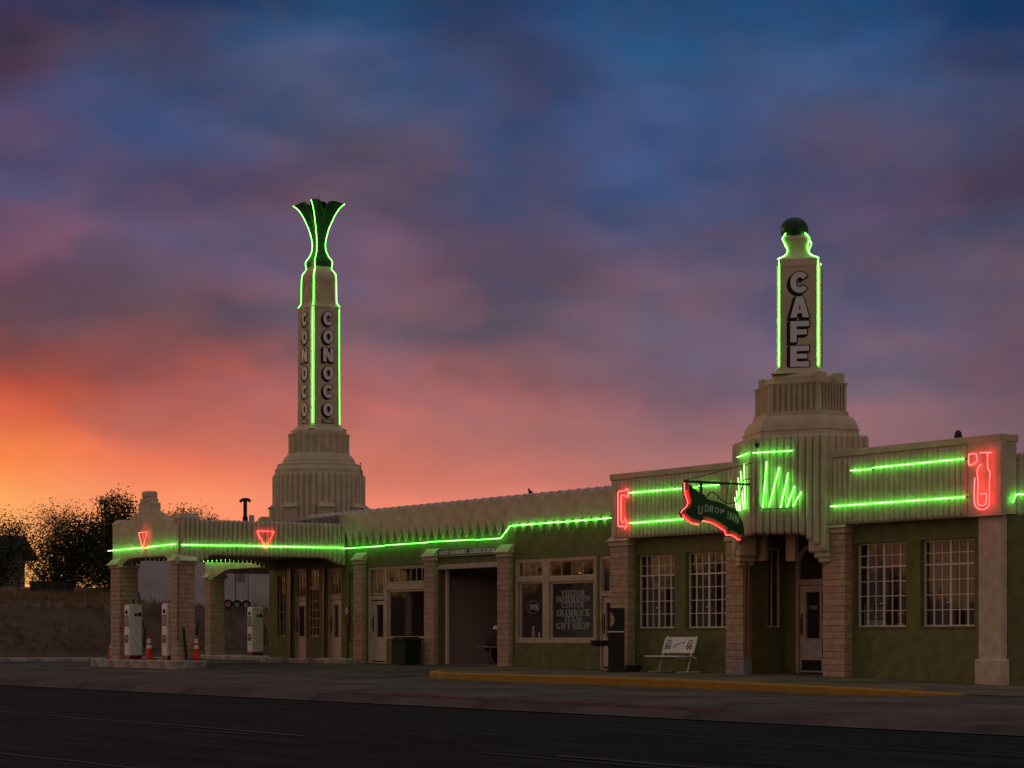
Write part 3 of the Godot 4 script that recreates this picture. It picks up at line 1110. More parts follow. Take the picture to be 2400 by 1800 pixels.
	# neon along the front
	var tubes := [
		[Vector3(0.1, 3.562, 0.1), Vector3(2.54, 3.56, 0.1)], [Vector3(2.56, 3.575, 0.1), Vector3(5.0, 3.572, 0.1)], [Vector3(5.02, 3.585, 0.1), Vector3(7.5, 3.562, 0.1)],
		[Vector3(7.52, 3.55, 0.1), Vector3(8.79, 3.547, 0.1), Vector3(8.82, 3.56, 0.1), Vector3(9.24, 3.85, 0.1), Vector3(9.27, 3.862, 0.1), Vector3(11.6, 3.866, 0.1)], [Vector3(11.62, 3.858, 0.1), Vector3(13.98, 3.866, 0.1)],
	]
	for q in tubes:
		neon_tube(g, q, M.neon_green, 0.009, Vector3(0, 0, -1))
	for q in tubes:
		for e in [q[0], q[-1]]:
			var c := B.new()
			c.tube([e + Vector3(0, 0, -0.1), e + Vector3(0, 0, 0.005)], 0.014, 6)
			part(g, "tube_holder", c, M.black)
	# bird on the parapet
	var bird := B.new()
	bird.loft(ellipse_rings(Vector3(10.0, 4.74, -0.05), Vector3(0.075, 0.05, 0.045)), true, true)
	bird.loft(ellipse_rings(Vector3(9.94, 4.81, -0.05), Vector3(0.032, 0.032, 0.03)), true, true)
	bird.tube([Vector3(9.92, 4.81, -0.05), Vector3(9.875, 4.805, -0.05)], [0.012, 0.002], 5)
	bird.tube([Vector3(10.05, 4.74, -0.05), Vector3(10.14, 4.73, -0.05)], [0.025, 0.01], 5)
	bird.tube([Vector3(10.0, 4.65, -0.03), Vector3(10.0, 4.7, -0.04)], 0.006, 4)
	bird.tube([Vector3(10.0, 4.65, -0.07), Vector3(10.0, 4.7, -0.06)], 0.006, 4)
	single("bird", bird, M.black, "small dark bird perched on the zigzag parapet", "bird")


# frame round openings: rects outline, rails as boxes inside it
func frame_box(parent: Node, outer: Array, t: float, rails: Array, z: float) -> void:
	for q in outer:
		var b := B.new()
		holed(b, q[0], q[2], q[1], q[3], [[q[0] + t, q[1] + t * (1.0 if q[1] > 0.5 else 0.3), q[2] - t, q[3] - t]], z - 0.12, z)
		part(parent, "frame", b, M.frame)
	for q in rails:
		boxpart(parent, "rail", Vector3(q[0], q[1], z - 0.115), Vector3(q[2], q[3], z + 0.004), M.frame, 0.008)


func ellipse_rings(c: Vector3, r: Vector3, k := 10, rows := 7) -> Array:
	var out := []
	for i in rows + 1:
		var f := PI * i / rows
		var s := maxf(sin(f), 0.02)
		var ring := []
		for j in k:
			ring.append(c + Vector3(sin(TAU * j / k) * s * r.x, -cos(f) * r.y, cos(TAU * j / k) * s * r.z))
		out.append(ring)
	return out


# ---------------------------------------------------------------- pump canopy

const ARCH_FRONT := [0.0, 3.02, 0.14, 3.03, 0.42, 3.14, 0.6, 3.225, 0.83, 3.25, 4.4, 3.245, 4.55, 3.235, 4.7, 3.11, 4.85, 3.06, 5.6, 3.06]
const ARCH_END := [-4.9, 2.97, -4.36, 2.98, -3.98, 3.13, -3.63, 3.24, -3.2, 3.26, -1.02, 3.25, -0.82, 3.16, -0.65, 3.08, 0.1, 3.07]


func build_pump_canopy() -> void:
	var c := thing("pump_canopy", "cream ribbed canopy over the pumps with curved gable and red neon triangles", "canopy")
	# fascias with arched lower edges
	var f := B.new()
	var poly := PackedVector2Array()
	for i in 41:
		var z := 5.5 * i / 40.0
		poly.append(Vector2(-z, interp(ARCH_FRONT, z) + 0.03))
	poly.append(Vector2(-5.5, 4.28))
	poly.append(Vector2(0, 4.28))
	f.prism(poly, -0.28, 0.0, Transform3D(FACE_X, Vector3.ZERO))
	var front := part(c, "street_fascia", f, M.beige)
	ribs(front, Transform3D(FACE_X, Vector3(-0.004, 0, 0)), -5.5, -0.02, 0.153, 4.315, func(u): return interp(ARCH_FRONT, -u), 0.085, M.beige)
	# gable end
	var g := B.new()
	var gp := PackedVector2Array()
	for i in 41:
		var x := lerpf(-4.84, -0.285, i / 40.0)
		gp.append(Vector2(x, interp(ARCH_END, x) + 0.02))
	gp.append_array(PackedVector2Array([Vector2(-0.285, 4.3), Vector2(-0.87, 4.31)]))
	var half := [1.5, 4.325, 1.3, 4.36, 1.1, 4.45, 0.85, 4.55, 0.65, 4.61, 0.46, 4.63, 0.45, 4.87, 0.33, 4.9, 0.3, 5.02]
	for i in range(0, half.size(), 2):
		gp.append(Vector2(-2.42 + half[i], half[i + 1]))
	for i in range(half.size() - 2, -1, -2):
		gp.append(Vector2(-2.42 - half[i], half[i + 1]))
	gp.append_array(PackedVector2Array([Vector2(-3.97, 4.31), Vector2(-4.84, 4.3)]))
	g.prism(gp, 5.25, 5.52)
	var gable := part(c, "gable", g, M.beige)
	ribs(gable, Transform3D(FACE_Z, Vector3(0, 0, 5.516)), -4.84, 0.0, 0.1515, func(u): return interp([-4.84, 4.2, -3.9, 4.2, -3.5, 4.3, -3.1, 4.45, -2.9, 4.5, -1.9, 4.5, -1.75, 4.46, -1.3, 4.3, -0.9, 4.2, 0, 4.2], u), func(u): return interp(ARCH_END, u), 0.018, M.beige)
	# stepped blocks and rolled edge of the gable
	for q in [[0.45, 4.58, 4.9, 5.2, 5.545, 0.03], [0.32, 4.89, 5.04, 5.22, 5.55, 0.025], [0.19, 5.03, 5.25, 5.18, 5.56, 0.05]]:
		boxpart(gable, "step", Vector3(-2.42 - q[0], q[1], q[3]), Vector3(-2.42 + q[0], q[2], q[4]), M.beige, q[5])
	for s in [-1.0, 1.0]:
		var edge := []
		for i in range(0, 10, 2):
			edge.append(Vector3(-2.42 + s * half[i], half[i + 1] - 0.03, 5.38))
		edge.push_front(Vector3(-2.42 + s * 2.35, 4.27, 5.38))
		var q := B.new()
		q.tube(smooth_path(edge, 4), 0.075, 8)
		part(gable, "rolled_edge", q, M.beige)
	# back fascia, away from the cafe
	var k := B.new()
	var kp := PackedVector2Array()
	for i in 41:
		var z := 5.5 * i / 40.0
		kp.append(Vector2(z, interp(ARCH_FRONT, z) + 0.1))
	kp.append(Vector2(5.5, 4.28))
	kp.append(Vector2(0, 4.28))
	k.prism(kp, -0.25, 0.0, Transform3D(FACE_MX, Vector3(-4.84, 0, 0)))
	var rear := part(c, "far_fascia", k, M.beige)
	ribs(rear, Transform3D(FACE_MX, Vector3(-4.836, 0, 0)), 0.0, 5.5, 0.153, 4.315, func(u): return interp(ARCH_FRONT, u), 0.06, M.beige)
	# roof and soffit
	boxpart(c, "soffit", Vector3(-4.6, 3.36, 0.02), Vector3(-0.28, 3.46, 5.25), M.beige2, 0.0)
	var rf := B.new()
	rf.prism(arr2([0.05, 3.9, 5.25, 3.9, 5.25, 4.05, 2.6, 4.2, 0.05, 4.6]), -4.6, -0.28, Transform3D(Basis(Vector3(0, 0, 1), Vector3(0, 1, 0), Vector3(-1, 0, 0)), Vector3(-4.88, 0, 0)))
	part(c, "roof_deck", rf, M.roof)
	# low blocks on the corners and a small finial on the street side
	for q in [[-0.4, 4.86, 0.05, 5.54], [-4.88, 4.86, -4.3, 5.54]]:
		boxpart(c, "corner_block", Vector3(q[0], 4.27, q[1]), Vector3(q[2], 4.42, q[3]), M.beige, 0.05)
		boxpart(c, "corner_block", Vector3(q[0] + 0.06, 4.4, q[1] + 0.07), Vector3(q[2] - 0.06, 4.48, q[3] - 0.07), M.beige, 0.03)
	var tf := B.new()
	tf.prism(arr2([2.42, 4.26, 2.92, 4.26, 2.86, 4.4, 2.8, 4.46, 2.56, 4.46, 2.5, 4.4]), 0.06, 0.2, Transform3D(FACE_MX, Vector3.ZERO))
	part(c, "small_finial", tf, M.beige)
	# corner columns faced with brick
	column(c, -0.36, 0.1, 5.06, 5.62, 0.2, 3.07)
	column(c, -4.78, -4.1, 5.0, 5.62, 0.2, 3.07)
	# drain pipe down the near corner
	var pipe := B.new()
	pipe.tube([Vector3(0.11, 3.02, 5.6), Vector3(0.115, 0.85, 5.62)], 0.022, 8)
	pipe.cbox(Vector3(0.05, 0.82, 5.56), Vector3(0.17, 0.86, 5.68), 0.01)
	part(c, "drain_pipe", pipe, M.brown_pipe)
	# wall bracket light, unlit
	# neon
	neon_tube(c, [Vector3(0.1, 3.55, 5.5), Vector3(0.1, 3.566, 3.75)], M.neon_green, 0.009, Vector3(-1, 0, 0))
	neon_tube(c, [Vector3(0.1, 3.572, 3.73), Vector3(0.1, 3.57, 2.2)], M.neon_green, 0.009, Vector3(-1, 0, 0))
	neon_tube(c, [Vector3(0.1, 3.574, 2.18), Vector3(0.1, 3.585, 0.12)], M.neon_green, 0.009, Vector3(-1, 0, 0))
	neon_tube(c, [Vector3(-4.98, 3.54, 5.62), Vector3(-2.44, 3.55, 5.62)], M.neon_green, 0.009, Vector3(0, 0, -1))
	neon_tube(c, [Vector3(-2.2, 3.53, 5.62), Vector3(-1.9, 3.556, 5.62), Vector3(-0.06, 3.576, 5.62)], M.neon_green, 0.009, Vector3(0, 0, -1))
	neon_tube(c, [Vector3(-4.96, 3.55, 5.4), Vector3(-4.96, 3.56, 0.4)], M.neon_green, 0.009, Vector3(1, 0, 0))
	neon_tube(c, [Vector3(0.12, 4.016, 3.07), Vector3(0.12, 4.02, 2.49), Vector3(0.12, 3.525, 2.77), Vector3(0.12, 3.99, 3.06)], M.neon_red, 0.01, Vector3(-1, 0, 0))
	neon_tube(c, [Vector3(-2.59, 4.005, 5.65), Vector3(-1.97, 4.0, 5.65), Vector3(-2.31, 3.51, 5.65), Vector3(-2.58, 3.98, 5.65)], M.neon_red, 0.01, Vector3(0, 0, -1))
	# vent pipe standing on the roof behind the gable
	var vp := thing("vent_pipe", "dark vent pipe with a tee cap rising behind the canopy gable", "vent pipe", Vector3(-3.6, 4.2, 1.6))
	var b := B.new()
	b.lathe([Vector2(0.085, 0), Vector2(0.085, 0.45), Vector2(0.06, 0.46), Vector2(0.06, 0.95)], Vector3.ZERO, 12)
	part(vp, "pipe", b, M.iron)
	b = B.new()
	b.tube([Vector3(-0.12, 0.93, 0.12), Vector3(-0.05, 1.0, 0.05), Vector3(0.05, 1.0, -0.05), Vector3(0.12, 0.94, -0.12)], 0.05, 8)
	part(vp, "tee_cap", b, M.iron)
	b = B.new()
	b.cbox(Vector3(0.1, 0.0, -0.2), Vector3(0.24, 0.5, -0.08), 0.01)
	part(vp, "flue_box", b, M.siding)


# free-standing column with brick faces towards street and cafe and a small sloping cap on each
func column(parent: Node, x0: float, x1: float, z0: float, z1: float, y0: float, y1: float) -> MeshInstance3D:
	var b := B.new()
	b.box(Vector3(x0 + 0.012, y0, z0 + 0.012), Vector3(x1 - 0.012, y1, z1 - 0.012))
	var core := part(parent, "column", b, M.mortar)
	var n := int(round((y1 - y0 - 0.1) / 0.14))
	var ch := (y1 - y0 - 0.1) / n
	for i in n:
		var q := B.new()
		var j := 0.003 * sin(i * 4.7)
		var key := "col %.3f %.3f %d" % [x1 - x0, z1 - z0, i % 2]
		if not cache.has(key):
			var cut := (0.45 if i % 2 else 0.6) * (z1 - z0)
			q.cbox(Vector3(0, 0, 0), Vector3(x1 - x0, ch - 0.012, cut - 0.004), 0.006)
			cache[key] = q.mesh()
			var q2 := B.new()
			q2.cbox(Vector3(0, 0, cut + 0.004), Vector3(x1 - x0, ch - 0.012, z1 - z0), 0.006)
			cache[key + "b"] = q2.mesh()
		put(core, "brick", cache[key], M.bricks[(i * 5) % 3], Transform3D(Basis(), Vector3(x0 + j, y0 + i * ch, z0)))
		put(core, "brick", cache[key + "b"], M.bricks[(i * 5 + 1) % 3], Transform3D(Basis(), Vector3(x0 + j, y0 + i * ch, z0)))
	var c := B.new()
	c.cbox(Vector3(x0 - 0.04, y1 - 0.09, z0 - 0.04), Vector3(x1 + 0.04, y1, z1 + 0.04), 0.015)
	part(core, "capital", c, M.cap)
	var d := B.new()
	d.loft([[Vector3(x0 - 0.08, y1 + 0.002, z1 - 0.1), Vector3(x0 - 0.08, y1 + 0.002, z1 + 0.12), Vector3(x0 - 0.08, y1 + 0.03, z1 + 0.12), Vector3(x0 - 0.02, y1 + 0.22, z1 - 0.1)], [Vector3(x1 - 0.06, y1 + 0.002, z1 - 0.1), Vector3(x1 - 0.06, y1 + 0.002, z1 + 0.12), Vector3(x1 - 0.06, y1 + 0.03, z1 + 0.12), Vector3(x1 - 0.1, y1 + 0.22, z1 - 0.1)]])
	part(core, "sloping_cap", d, M.cap)
	if x1 > -1.0 or z1 < 0:
		var e := B.new()
		e.loft([[Vector3(x1 - 0.12, y1 + 0.002, z0 - 0.06), Vector3(x1 + 0.14, y1 + 0.002, z0 - 0.06), Vector3(x1 + 0.14, y1 + 0.03, z0 - 0.06), Vector3(x1 - 0.12, y1 + 0.22, z0 - 0.02)], [Vector3(x1 - 0.12, y1 + 0.002, z1 - 0.04), Vector3(x1 + 0.14, y1 + 0.002, z1 - 0.04), Vector3(x1 + 0.14, y1 + 0.03, z1 - 0.04), Vector3(x1 - 0.12, y1 + 0.22, z1 - 0.08)]])
		part(core, "sloping_cap", e, M.cap)
	return core


func build_rear_canopy() -> void:
	var c := thing("rear_canopy", "second cream canopy on the side street, seen through the pump canopy", "canopy")
	var f := B.new()
	var poly := PackedVector2Array()
	var arch := [-12.6, 2.95, -11.7, 2.97, -11.2, 3.1, -10.8, 3.2, -10.4, 3.24, -6.9, 3.24, -6.4, 3.15, -5.9, 3.0, -5.1, 2.85]
	for i in 41:
		var x := lerpf(-12.4, -5.12, i / 40.0)
		poly.append(Vector2(x, interp(arch, x)))
	poly.append(Vector2(-5.12, 4.2))
	poly.append(Vector2(-12.4, 4.2))
	f.prism(poly, -1.5, -1.2)
	part(c, "fascia", f, M.beige)
	boxpart(c, "roof_deck", Vector3(-12.4, 3.6, -6.0), Vector3(-5.12, 3.8, -1.5), M.beige2, 0.0)
	var f2 := B.new()
	var p2 := PackedVector2Array()
	for q in poly:
		p2.append(q)
	f2.prism(p2, -6.2, -5.95)
	part(c, "far_fascia", f2, M.beige)
	boxpart(c, "end_fascia", Vector3(-12.4, 3.15, -5.95), Vector3(-12.15, 4.2, -1.5), M.beige, 0.0)
	column(c, -12.3, -11.85, -1.7, -1.15, 0.25, 2.96)
	column(c, -12.35, -11.75, -6.2, -5.6, 0.25, 2.96)
	boxpart(c, "end_pier", Vector3(-5.6, 0.0, -1.75), Vector3(-5.12, 3.0, -1.1), M.beige, 0.02)
	neon_tube(c, [Vector3(-12.3, 3.56, -1.08), Vector3(-5.3, 3.56, -1.08)], M.neon_green, 0.009, Vector3(0, 0, -1))
	neon_tube(c, [Vector3(-9.1, 4.0, -1.07), Vector3(-8.5, 4.0, -1.07), Vector3(-8.8, 3.5, -1.07), Vector3(-9.09, 3.98, -1.07)], M.neon_red, 0.01, Vector3(0, 0, -1))


# ---------------------------------------------------------------- towers

func square_ring(c: Vector3, half: float, y: float, turn := 0.0) -> Array:
	var out := []
	for i in 4:
		var a := turn + PI / 4 + i * PI / 2
		out.append(c + Vector3(sin(a) * half * sqrt(2.0), y, cos(a) * half * sqrt(2.0)))
	return out


# square with notched corners, so that a tube can stand in each corner
func notched_ring(c: Vector3, half: float, notch: float, y: float, turn := 0.0) -> Array:
	var out := []
	var q := Basis(Vector3.UP, turn)
	for i in 4:
		var r := Basis(Vector3.UP, i * PI / 2)
		for p in [Vector3(half - notch, 0, half), Vector3(half - notch, 0, half - notch), Vector3(half, 0, half - notch)]:
			out.append(c + q * (r * p) + Vector3(0, y, 0))
	return out


func fluted_drum(parent: Node, at: Vector3, r: float, y0: float, y1: float, count: int, flare: float, m: Material) -> void:
	var b := B.new()
	var rings := []
	for y in [y0, lerpf(y0, y1, 0.8), y1]:
		var ring := []
		var f := 0.0 if y < y1 - 0.01 else flare
		for i in count * 4:
			var a := TAU * i / (count * 4)
			var s := r + f - (0.0 if i % 4 in [0, 1] else 0.1)
			ring.append(at + Vector3(sin(a) * s, y, cos(a) * s))
		rings.append(ring)
	b.loft(rings)
	part(parent, "fluted_drum", b, m)


func build_station_tower() -> void:
	var o := Vector3(-4.67, 0, -1.6)
	var t := thing("station_tower", "tall cream tower lettered CONOCO with green neon edges and a tulip top", "tower", o)
	var z := Vector3.ZERO
	# ribbed drum rising from the roof
	var b := B.new()
	b.lathe([Vector2(1.44, 3.9), Vector2(1.44, 6.12)], z, 48)
	var drum := part(t, "drum", b, M.beige)
	var n := 46
	for i in n:
		var a := TAU * i / n
		put(drum, "rib", rib_mesh(0.165, 2.2, 0.085), M.beige, Transform3D(Basis(Vector3.UP, a), Vector3(sin(a), 0, cos(a)) * 1.43 + Vector3(0, 3.95, 0)))
	# roofed niches at the foot of the drum
	for j in 8:
		var a := deg_to_rad(25.6 + 45.0 * j)
		var d := B.new()
		var tr := Transform3D(Basis(Vector3.UP, a), Vector3.ZERO)
		d.cbox(Vector3(-0.26, 4.0, 1.4), Vector3(0.26, 5.04, 1.6), 0.02, tr)
		d.loft([[tr * Vector3(-0.3, 5.04, 1.4), tr * Vector3(-0.3, 5.04, 1.68), tr * Vector3(-0.22, 5.22, 1.45), tr * Vector3(-0.22, 5.22, 1.4)], [tr * Vector3(0.3, 5.04, 1.4), tr * Vector3(0.3, 5.04, 1.68), tr * Vector3(0.22, 5.22, 1.45), tr * Vector3(0.22, 5.22, 1.4)]])
		part(t, "roofed_niche", d, M.beige)
	# stepped dome
	b = B.new()
	b.lathe([Vector2(1.46, 6.12), Vector2(1.46, 6.15), Vector2(1.43, 6.17), Vector2(1.43, 6.3), Vector2(1.36, 6.4), Vector2(1.36, 6.46), Vector2(1.34, 6.48), Vector2(1.3, 6.5), Vector2(1.19, 6.52), Vector2(1.18, 6.6), Vector2(1.12, 6.7), Vector2(1.03, 6.8), Vector2(0.98, 6.83)], z, 48)
	part(t, "stepped_dome", b, M.beige)
	fluted_drum(t, z, 0.99, 6.8, 7.47, 24, 0.02, M.beige)
	b = B.new()
	b.lathe([Vector2(0.9, 7.46), Vector2(0.9, 7.56), Vector2(0.86, 7.6), Vector2(0.8, 7.63)], z, 32)
	part(t, "collar", b, M.beige)
	# square shaft with notched corners
	b = B.new()
	var h := 0.545
	b.loft([notched_ring(z, h + 0.16, 0.02, 7.6), notched_ring(z, h + 0.05, 0.05, 7.68), notched_ring(z, h, 0.1, 7.76), notched_ring(z, h - 0.012, 0.1, 11.6)])
	var shaft := part(t, "shaft", b, M.beige)
	# upper stage, curving in to the tulip
	b = B.new()
	b.loft([notched_ring(z, 0.52, 0.1, 11.6), notched_ring(z, 0.46, 0.08, 11.68), notched_ring(z, 0.43, 0.06, 11.78), notched_ring(z, 0.42, 0.05, 12.6), notched_ring(z, 0.38, 0.05, 12.74), notched_ring(z, 0.32, 0.04, 12.85), notched_ring(z, 0.28, 0.03, 12.93)])
	var up := part(t, "upper_stage", b, M.beige)
	for q in [Transform3D(FACE_X, Vector3(0.425, 0, 0)), Transform3D(FACE_Z, Vector3(0, 0, 0.425))]:
		var ar := B.new()
		var pts := []
		for i in 13:
			var a := PI * i / 12
			pts.append(q * Vector3(-cos(a) * 0.27, 12.15 + sin(a) * 0.3, 0))
		ar.tube(pts, 0.012, 5)
		part(up, "arch_moulding", ar, M.beige2)
	# tulip: half widths of its corners by height
	var prof := [12.93, 0.29, 13.05, 0.3, 13.14, 0.29, 13.26, 0.22, 13.4, 0.165, 13.55, 0.14, 13.66, 0.135, 13.8, 0.145, 14.0, 0.18, 14.2, 0.225, 14.4, 0.29, 14.6, 0.36, 14.8, 0.455, 14.9, 0.53, 14.97, 0.6]
	var edge := func(y): return interp(prof, y)
	b = B.new()
	var k := 16
	var rows := 24
	var pt := func(side, r, i):
		# each petal sweeps from corner to corner, its middle drawn in and its rim scalloped
		var u := float(i) / k
		var y: float = lerpf(12.93, 14.97, float(r) / rows)
		var e: float = edge.call(y)
		var sag := 1.0 - (0.16 + 0.22 * smoothstep(13.6, 15.0, y)) * pow(sin(PI * u), 0.8)
		var rim := (0.1 * sin(TAU * minf(u, 1.0 - u)) - 0.2 * exp(-pow((u - 0.5) / 0.07, 2.0))) * smoothstep(14.2, 15.0, y)
		var p := Vector3(lerpf(e, -e, u), y + rim, e * sag)
		return Basis(Vector3.UP, side * PI / 2) * p
	for side in 4:
		for r in rows:
			for i in k:
				b.quad(pt.call(side, r, i + 1), pt.call(side, r, i), pt.call(side, r + 1, i), pt.call(side, r + 1, i + 1))
	part(t, "tulip", b, M.dark_green)
	b = B.new()
	b.lathe([Vector2(0.06, 14.3), Vector2(0.26, 15.02), Vector2(0.22, 15.06)], z, 16)
	b.tube([Vector3(0, 15.0, 0), Vector3(0, 15.3, 0)], 0.01, 5)
	b.tube([Vector3(0.15, 15.0, 0.1), Vector3(0.15, 15.16, 0.1)], 0.008, 5)
	b.tube([Vector3(-0.1, 15.0, 0.1), Vector3(-0.16, 15.22, 0.14)], 0.008, 5)
	part(t, "core", b, M.black)
	# neon up the corners
	for q in [Vector2(1, 1), Vector2(1, -1), Vector2(-1, 1), Vector2(-1, -1)]:
		var up_y := [Vector3(q.x * 0.495, 7.8, q.y * 0.495), Vector3(q.x * 0.49, 9.7, q.y * 0.49), Vector3(q.x * 0.49, 11.55, q.y * 0.49)]
		neon_tube(t, up_y, M.neon_green, 0.008, Vector3(-q.x, 0, -q.y), [], 0.2)
		var curve := [Vector3(q.x * 0.5, 11.62, q.y * 0.5), Vector3(q.x * 0.45, 11.72, q.y * 0.45), Vector3(q.x * 0.425, 11.84, q.y * 0.425), Vector3(q.x * 0.415, 12.58, q.y * 0.415), Vector3(q.x * 0.37, 12.75, q.y * 0.37), Vector3(q.x * 0.3, 12.87, q.y * 0.3)]
		for i in range(0, prof.size(), 2):
			curve.append(Vector3(q.x * (prof[i + 1] + 0.022), prof[i], q.y * (prof[i + 1] + 0.022)))
		neon_tube(t, smooth_path(curve, 4), M.neon_green, 0.009, Vector3(-q.x, 0, -q.y), curve, 0.4)
	# lettering on the two faces towards the streets
	for f in [Transform3D(FACE_X, Vector3(h - 0.004, 0, 0)), Transform3D(FACE_Z, Vector3(0, 0, h - 0.004))]:
		var word := "CONOCO"
		for i in 6:
			var y := 11.18 - i * 0.588
			var face: Transform3D = f * Transform3D(Basis(), Vector3(0.02, y, 0.0))
			block_letter(shaft, word[i], face * Transform3D(Basis(), Vector3(0.03, 0.02, 0)), Vector2(0.38, 0.44))
		var pb := B.new()
		pb.box(Vector3(-0.2, 7.8, 0.0), Vector3(0.24, 7.95, 0.012), f)
		part(shaft, "name_board", pb, M.letter_black)
		letters(shaft, "letter", "TOWER", f * Transform3D(Basis(), Vector3(0.02, 7.875, 0.008)), Vector2(0.38, 0.1), 0.012, M.letter)
	# cable looped over the dome
	b = B.new()
	b.tube(smooth_path([Vector3(0.95, 6.5, -1.0), Vector3(1.1, 6.52, -0.95), Vector3(1.2, 6.3, -0.9), Vector3(1.18, 6.1, -0.95)], 5), 0.012, 5)
	part(t, "cable", b, M.black)


# ---------------------------------------------------------------- cafe

func build_cafe() -> void:
	var c := thing("cafe_building", "olive and cream cafe building with ribbed fascia, green neon lines and grid windows", "building")
	var wins := [[14.82, 1.08, 16.36, 2.9], [16.79, 1.08, 18.33, 2.9], [22.78, 1.08, 24.37, 2.9], [24.8, 1.08, 26.36, 2.9]]
	var w := B.new()
	var holes := wins.duplicate()
	holes.append([19.3, -0.4, 22.0, 3.25])
	holed(w, 14.12, 27.3, -0.4, 3.4, holes, -0.22, 0.0)
	part(c, "front_wall", w, M.olive)
	var r := B.new()
	r.box(Vector3(14.12, -0.4, -9.0), Vector3(14.3, 4.7, -0.22))
	r.box(Vector3(14.3, -0.4, -9.0), Vector3(27.3, 4.7, -8.8))
	part(c, "rear_wall", r, M.beige2)
	boxpart(c, "roof", Vector3(14.12, 4.45, -9.0), Vector3(27.3, 4.55, -0.2), M.roof, 0.0)
	boxpart(c, "floor", Vector3(14.3, -0.4, -8.8), Vector3(27.1, 0.0, -0.22), M.floor_inside, 0.0)
	var iw := B.new()
	iw.box(Vector3(14.3, 0.0, -3.1), Vector3(27.1, 4.45, -3.0))
	part(c, "inner_wall", iw, M.wall_inside)
	# parapet and fascia of both wings
	for q in [[14.05, 19.2, 14.18], [22.15, 27.33, 22.2]]:
		var f := B.new()
		f.box(Vector3(q[0], 3.34, -0.2), Vector3(q[1], 4.8, 0.22))
		var fa := part(c, "fascia", f, M.beige)
		boxpart(fa, "coping", Vector3(q[0] - 0.02, 4.79, -0.25), Vector3(q[1] + 0.02, 4.94, 0.26), M.beige2, 0.015)
		var hi: float = q[1] - 0.02 if q[0] < 20 else 26.42
		ribs(fa, Transform3D(FACE_Z, Vector3(0, 0, 0.216)), q[2], hi, 0.1635, 4.76, 3.3, 0.085, M.beige)
	# plain panel at the far end, with posts
	boxpart(c, "end_panel", Vector3(26.42, 3.3, 0.1), Vector3(27.36, 4.8, 0.262), M.beige, 0.012)
	boxpart(c, "end_pier", Vector3(26.62, 0.4, 0.0), Vector3(27.28, 3.3, 0.16), M.cap, 0.015)
	boxpart(c, "end_pier_base", Vector3(26.57, -0.4, 0.0), Vector3(27.34, 0.42, 0.22), M.cap, 0.02)
	# end wall towards the side yard
	var e := B.new()
	e.box(Vector3(27.1, -0.5, -9.0), Vector3(27.3, 3.4, -0.22))
	part(c, "end_wall", e, M.olive)
	var ef := B.new()
	ef.box(Vector3(27.1, 3.4, -9.0), Vector3(27.3, 4.4, -0.25))
	var efa := part(c, "end_fascia", ef, M.beige)
	ribs(efa, Transform3D(FACE_X, Vector3(27.296, 0, 0)), 0.25, 5.1, 0.16, func(u): return 4.5 + 0.12 * maxf(0.0, sin(u * 4.4 - 0.6)), 3.3, 0.06, M.beige)
	neon_tube(c, [Vector3(27.42, 3.56, 0.0), Vector3(27.41, 3.72, -0.1), Vector3(27.41, 3.735, -0.2), Vector3(27.41, 3.735, -5.0)], M.neon_green, 0.009, Vector3(-1, 0, 0))
	# small hood on the parapet
	var hd := B.new()
	hd.lathe([Vector2(0.09, 0), Vector2(0.085, 0.08), Vector2(0.06, 0.16), Vector2(0.0, 0.2)], Vector3(25.9, 4.94, 0.0), 10)
	part(c, "vent_hood", hd, M.iron)
	# piers
	pilaster(c, 14.02, 14.76, 0.0, 0.24, 0.0, 3.25)
	pilaster(c, 18.6, 19.25, 0.0, 0.24, -0.02, 3.2, Transform3D(), false)
	pilaster(c, 21.99, 22.71, 0.0, 0.24, -0.02, 3.25)
	# windows
	for i in 4:
		var q: Array = wins[i]
		var x0: float = q[0] + 0.04
		var x1: float = q[2] - 0.04
		var xs := []
		for k in 7:
			xs.append(lerpf(x0, x1, k / 6.0))
		var ys := [1.12]
		for k in 4:
			ys.append(1.12 + 0.316 * (k + 1))
		ys.append(2.625)
		ys.append(2.865)
		var win := grid_window(c, xs, ys, -0.12, 0.03, M.metal_frame, Transform3D(), {"x1": 0.035, "x3": 0.055, "x5": 0.035, "y4": 0.035})
		var lt := B.new()
		lt.lathe([Vector2(0.0, 0), Vector2(0.03, 0.01), Vector2(0.03, 0.03), Vector2(0.0, 0.04)], Vector3(xs[3] - 0.05, 1.57, -0.09), 8)
		lt.lathe([Vector2(0.0, 0), Vector2(0.03, 0.01), Vector2(0.03, 0.03), Vector2(0.0, 0.04)], Vector3(xs[3] + 0.05, 1.57, -0.09), 8)
		part(win, "latch", lt, M.band)
		var mid := (x0 + x1) / 2
		curtain(c, x0 - 0.1, mid - 0.12, 1.0, 2.6 + 0.1 * (i % 2), -0.36, i * 3 + 1, M.curtain)
		curtain(c, mid + 0.16, x1 + 0.1, 1.0, 2.6, -0.38, i * 5 + 2, M.curtain)
		boxpart(c, "sill", Vector3(q[0] - 0.02, 1.045, -0.2), Vector3(q[2] + 0.02, 1.078, 0.02), M.olive, 0.008)
	# neon lines
	var tubes := [
		[Vector3(15.0, 4.427, 0.34), Vector3(17.7, 4.412, 0.34)], [Vector3(17.73, 4.43, 0.34), Vector3(18.5, 4.422, 0.34)], [Vector3(18.85, 4.428, 0.34), Vector3(19.02, 4.43, 0.34)], [Vector3(14.98, 3.677, 0.34), Vector3(19.02, 3.69, 0.34)],
		[Vector3(22.36, 3.724, 0.34), Vector3(26.44, 3.712, 0.34)], [Vector3(23.0, 4.466, 0.34), Vector3(23.68, 4.457, 0.34)], [Vector3(23.71, 4.48, 0.34), Vector3(26.41, 4.492, 0.34)],
	]
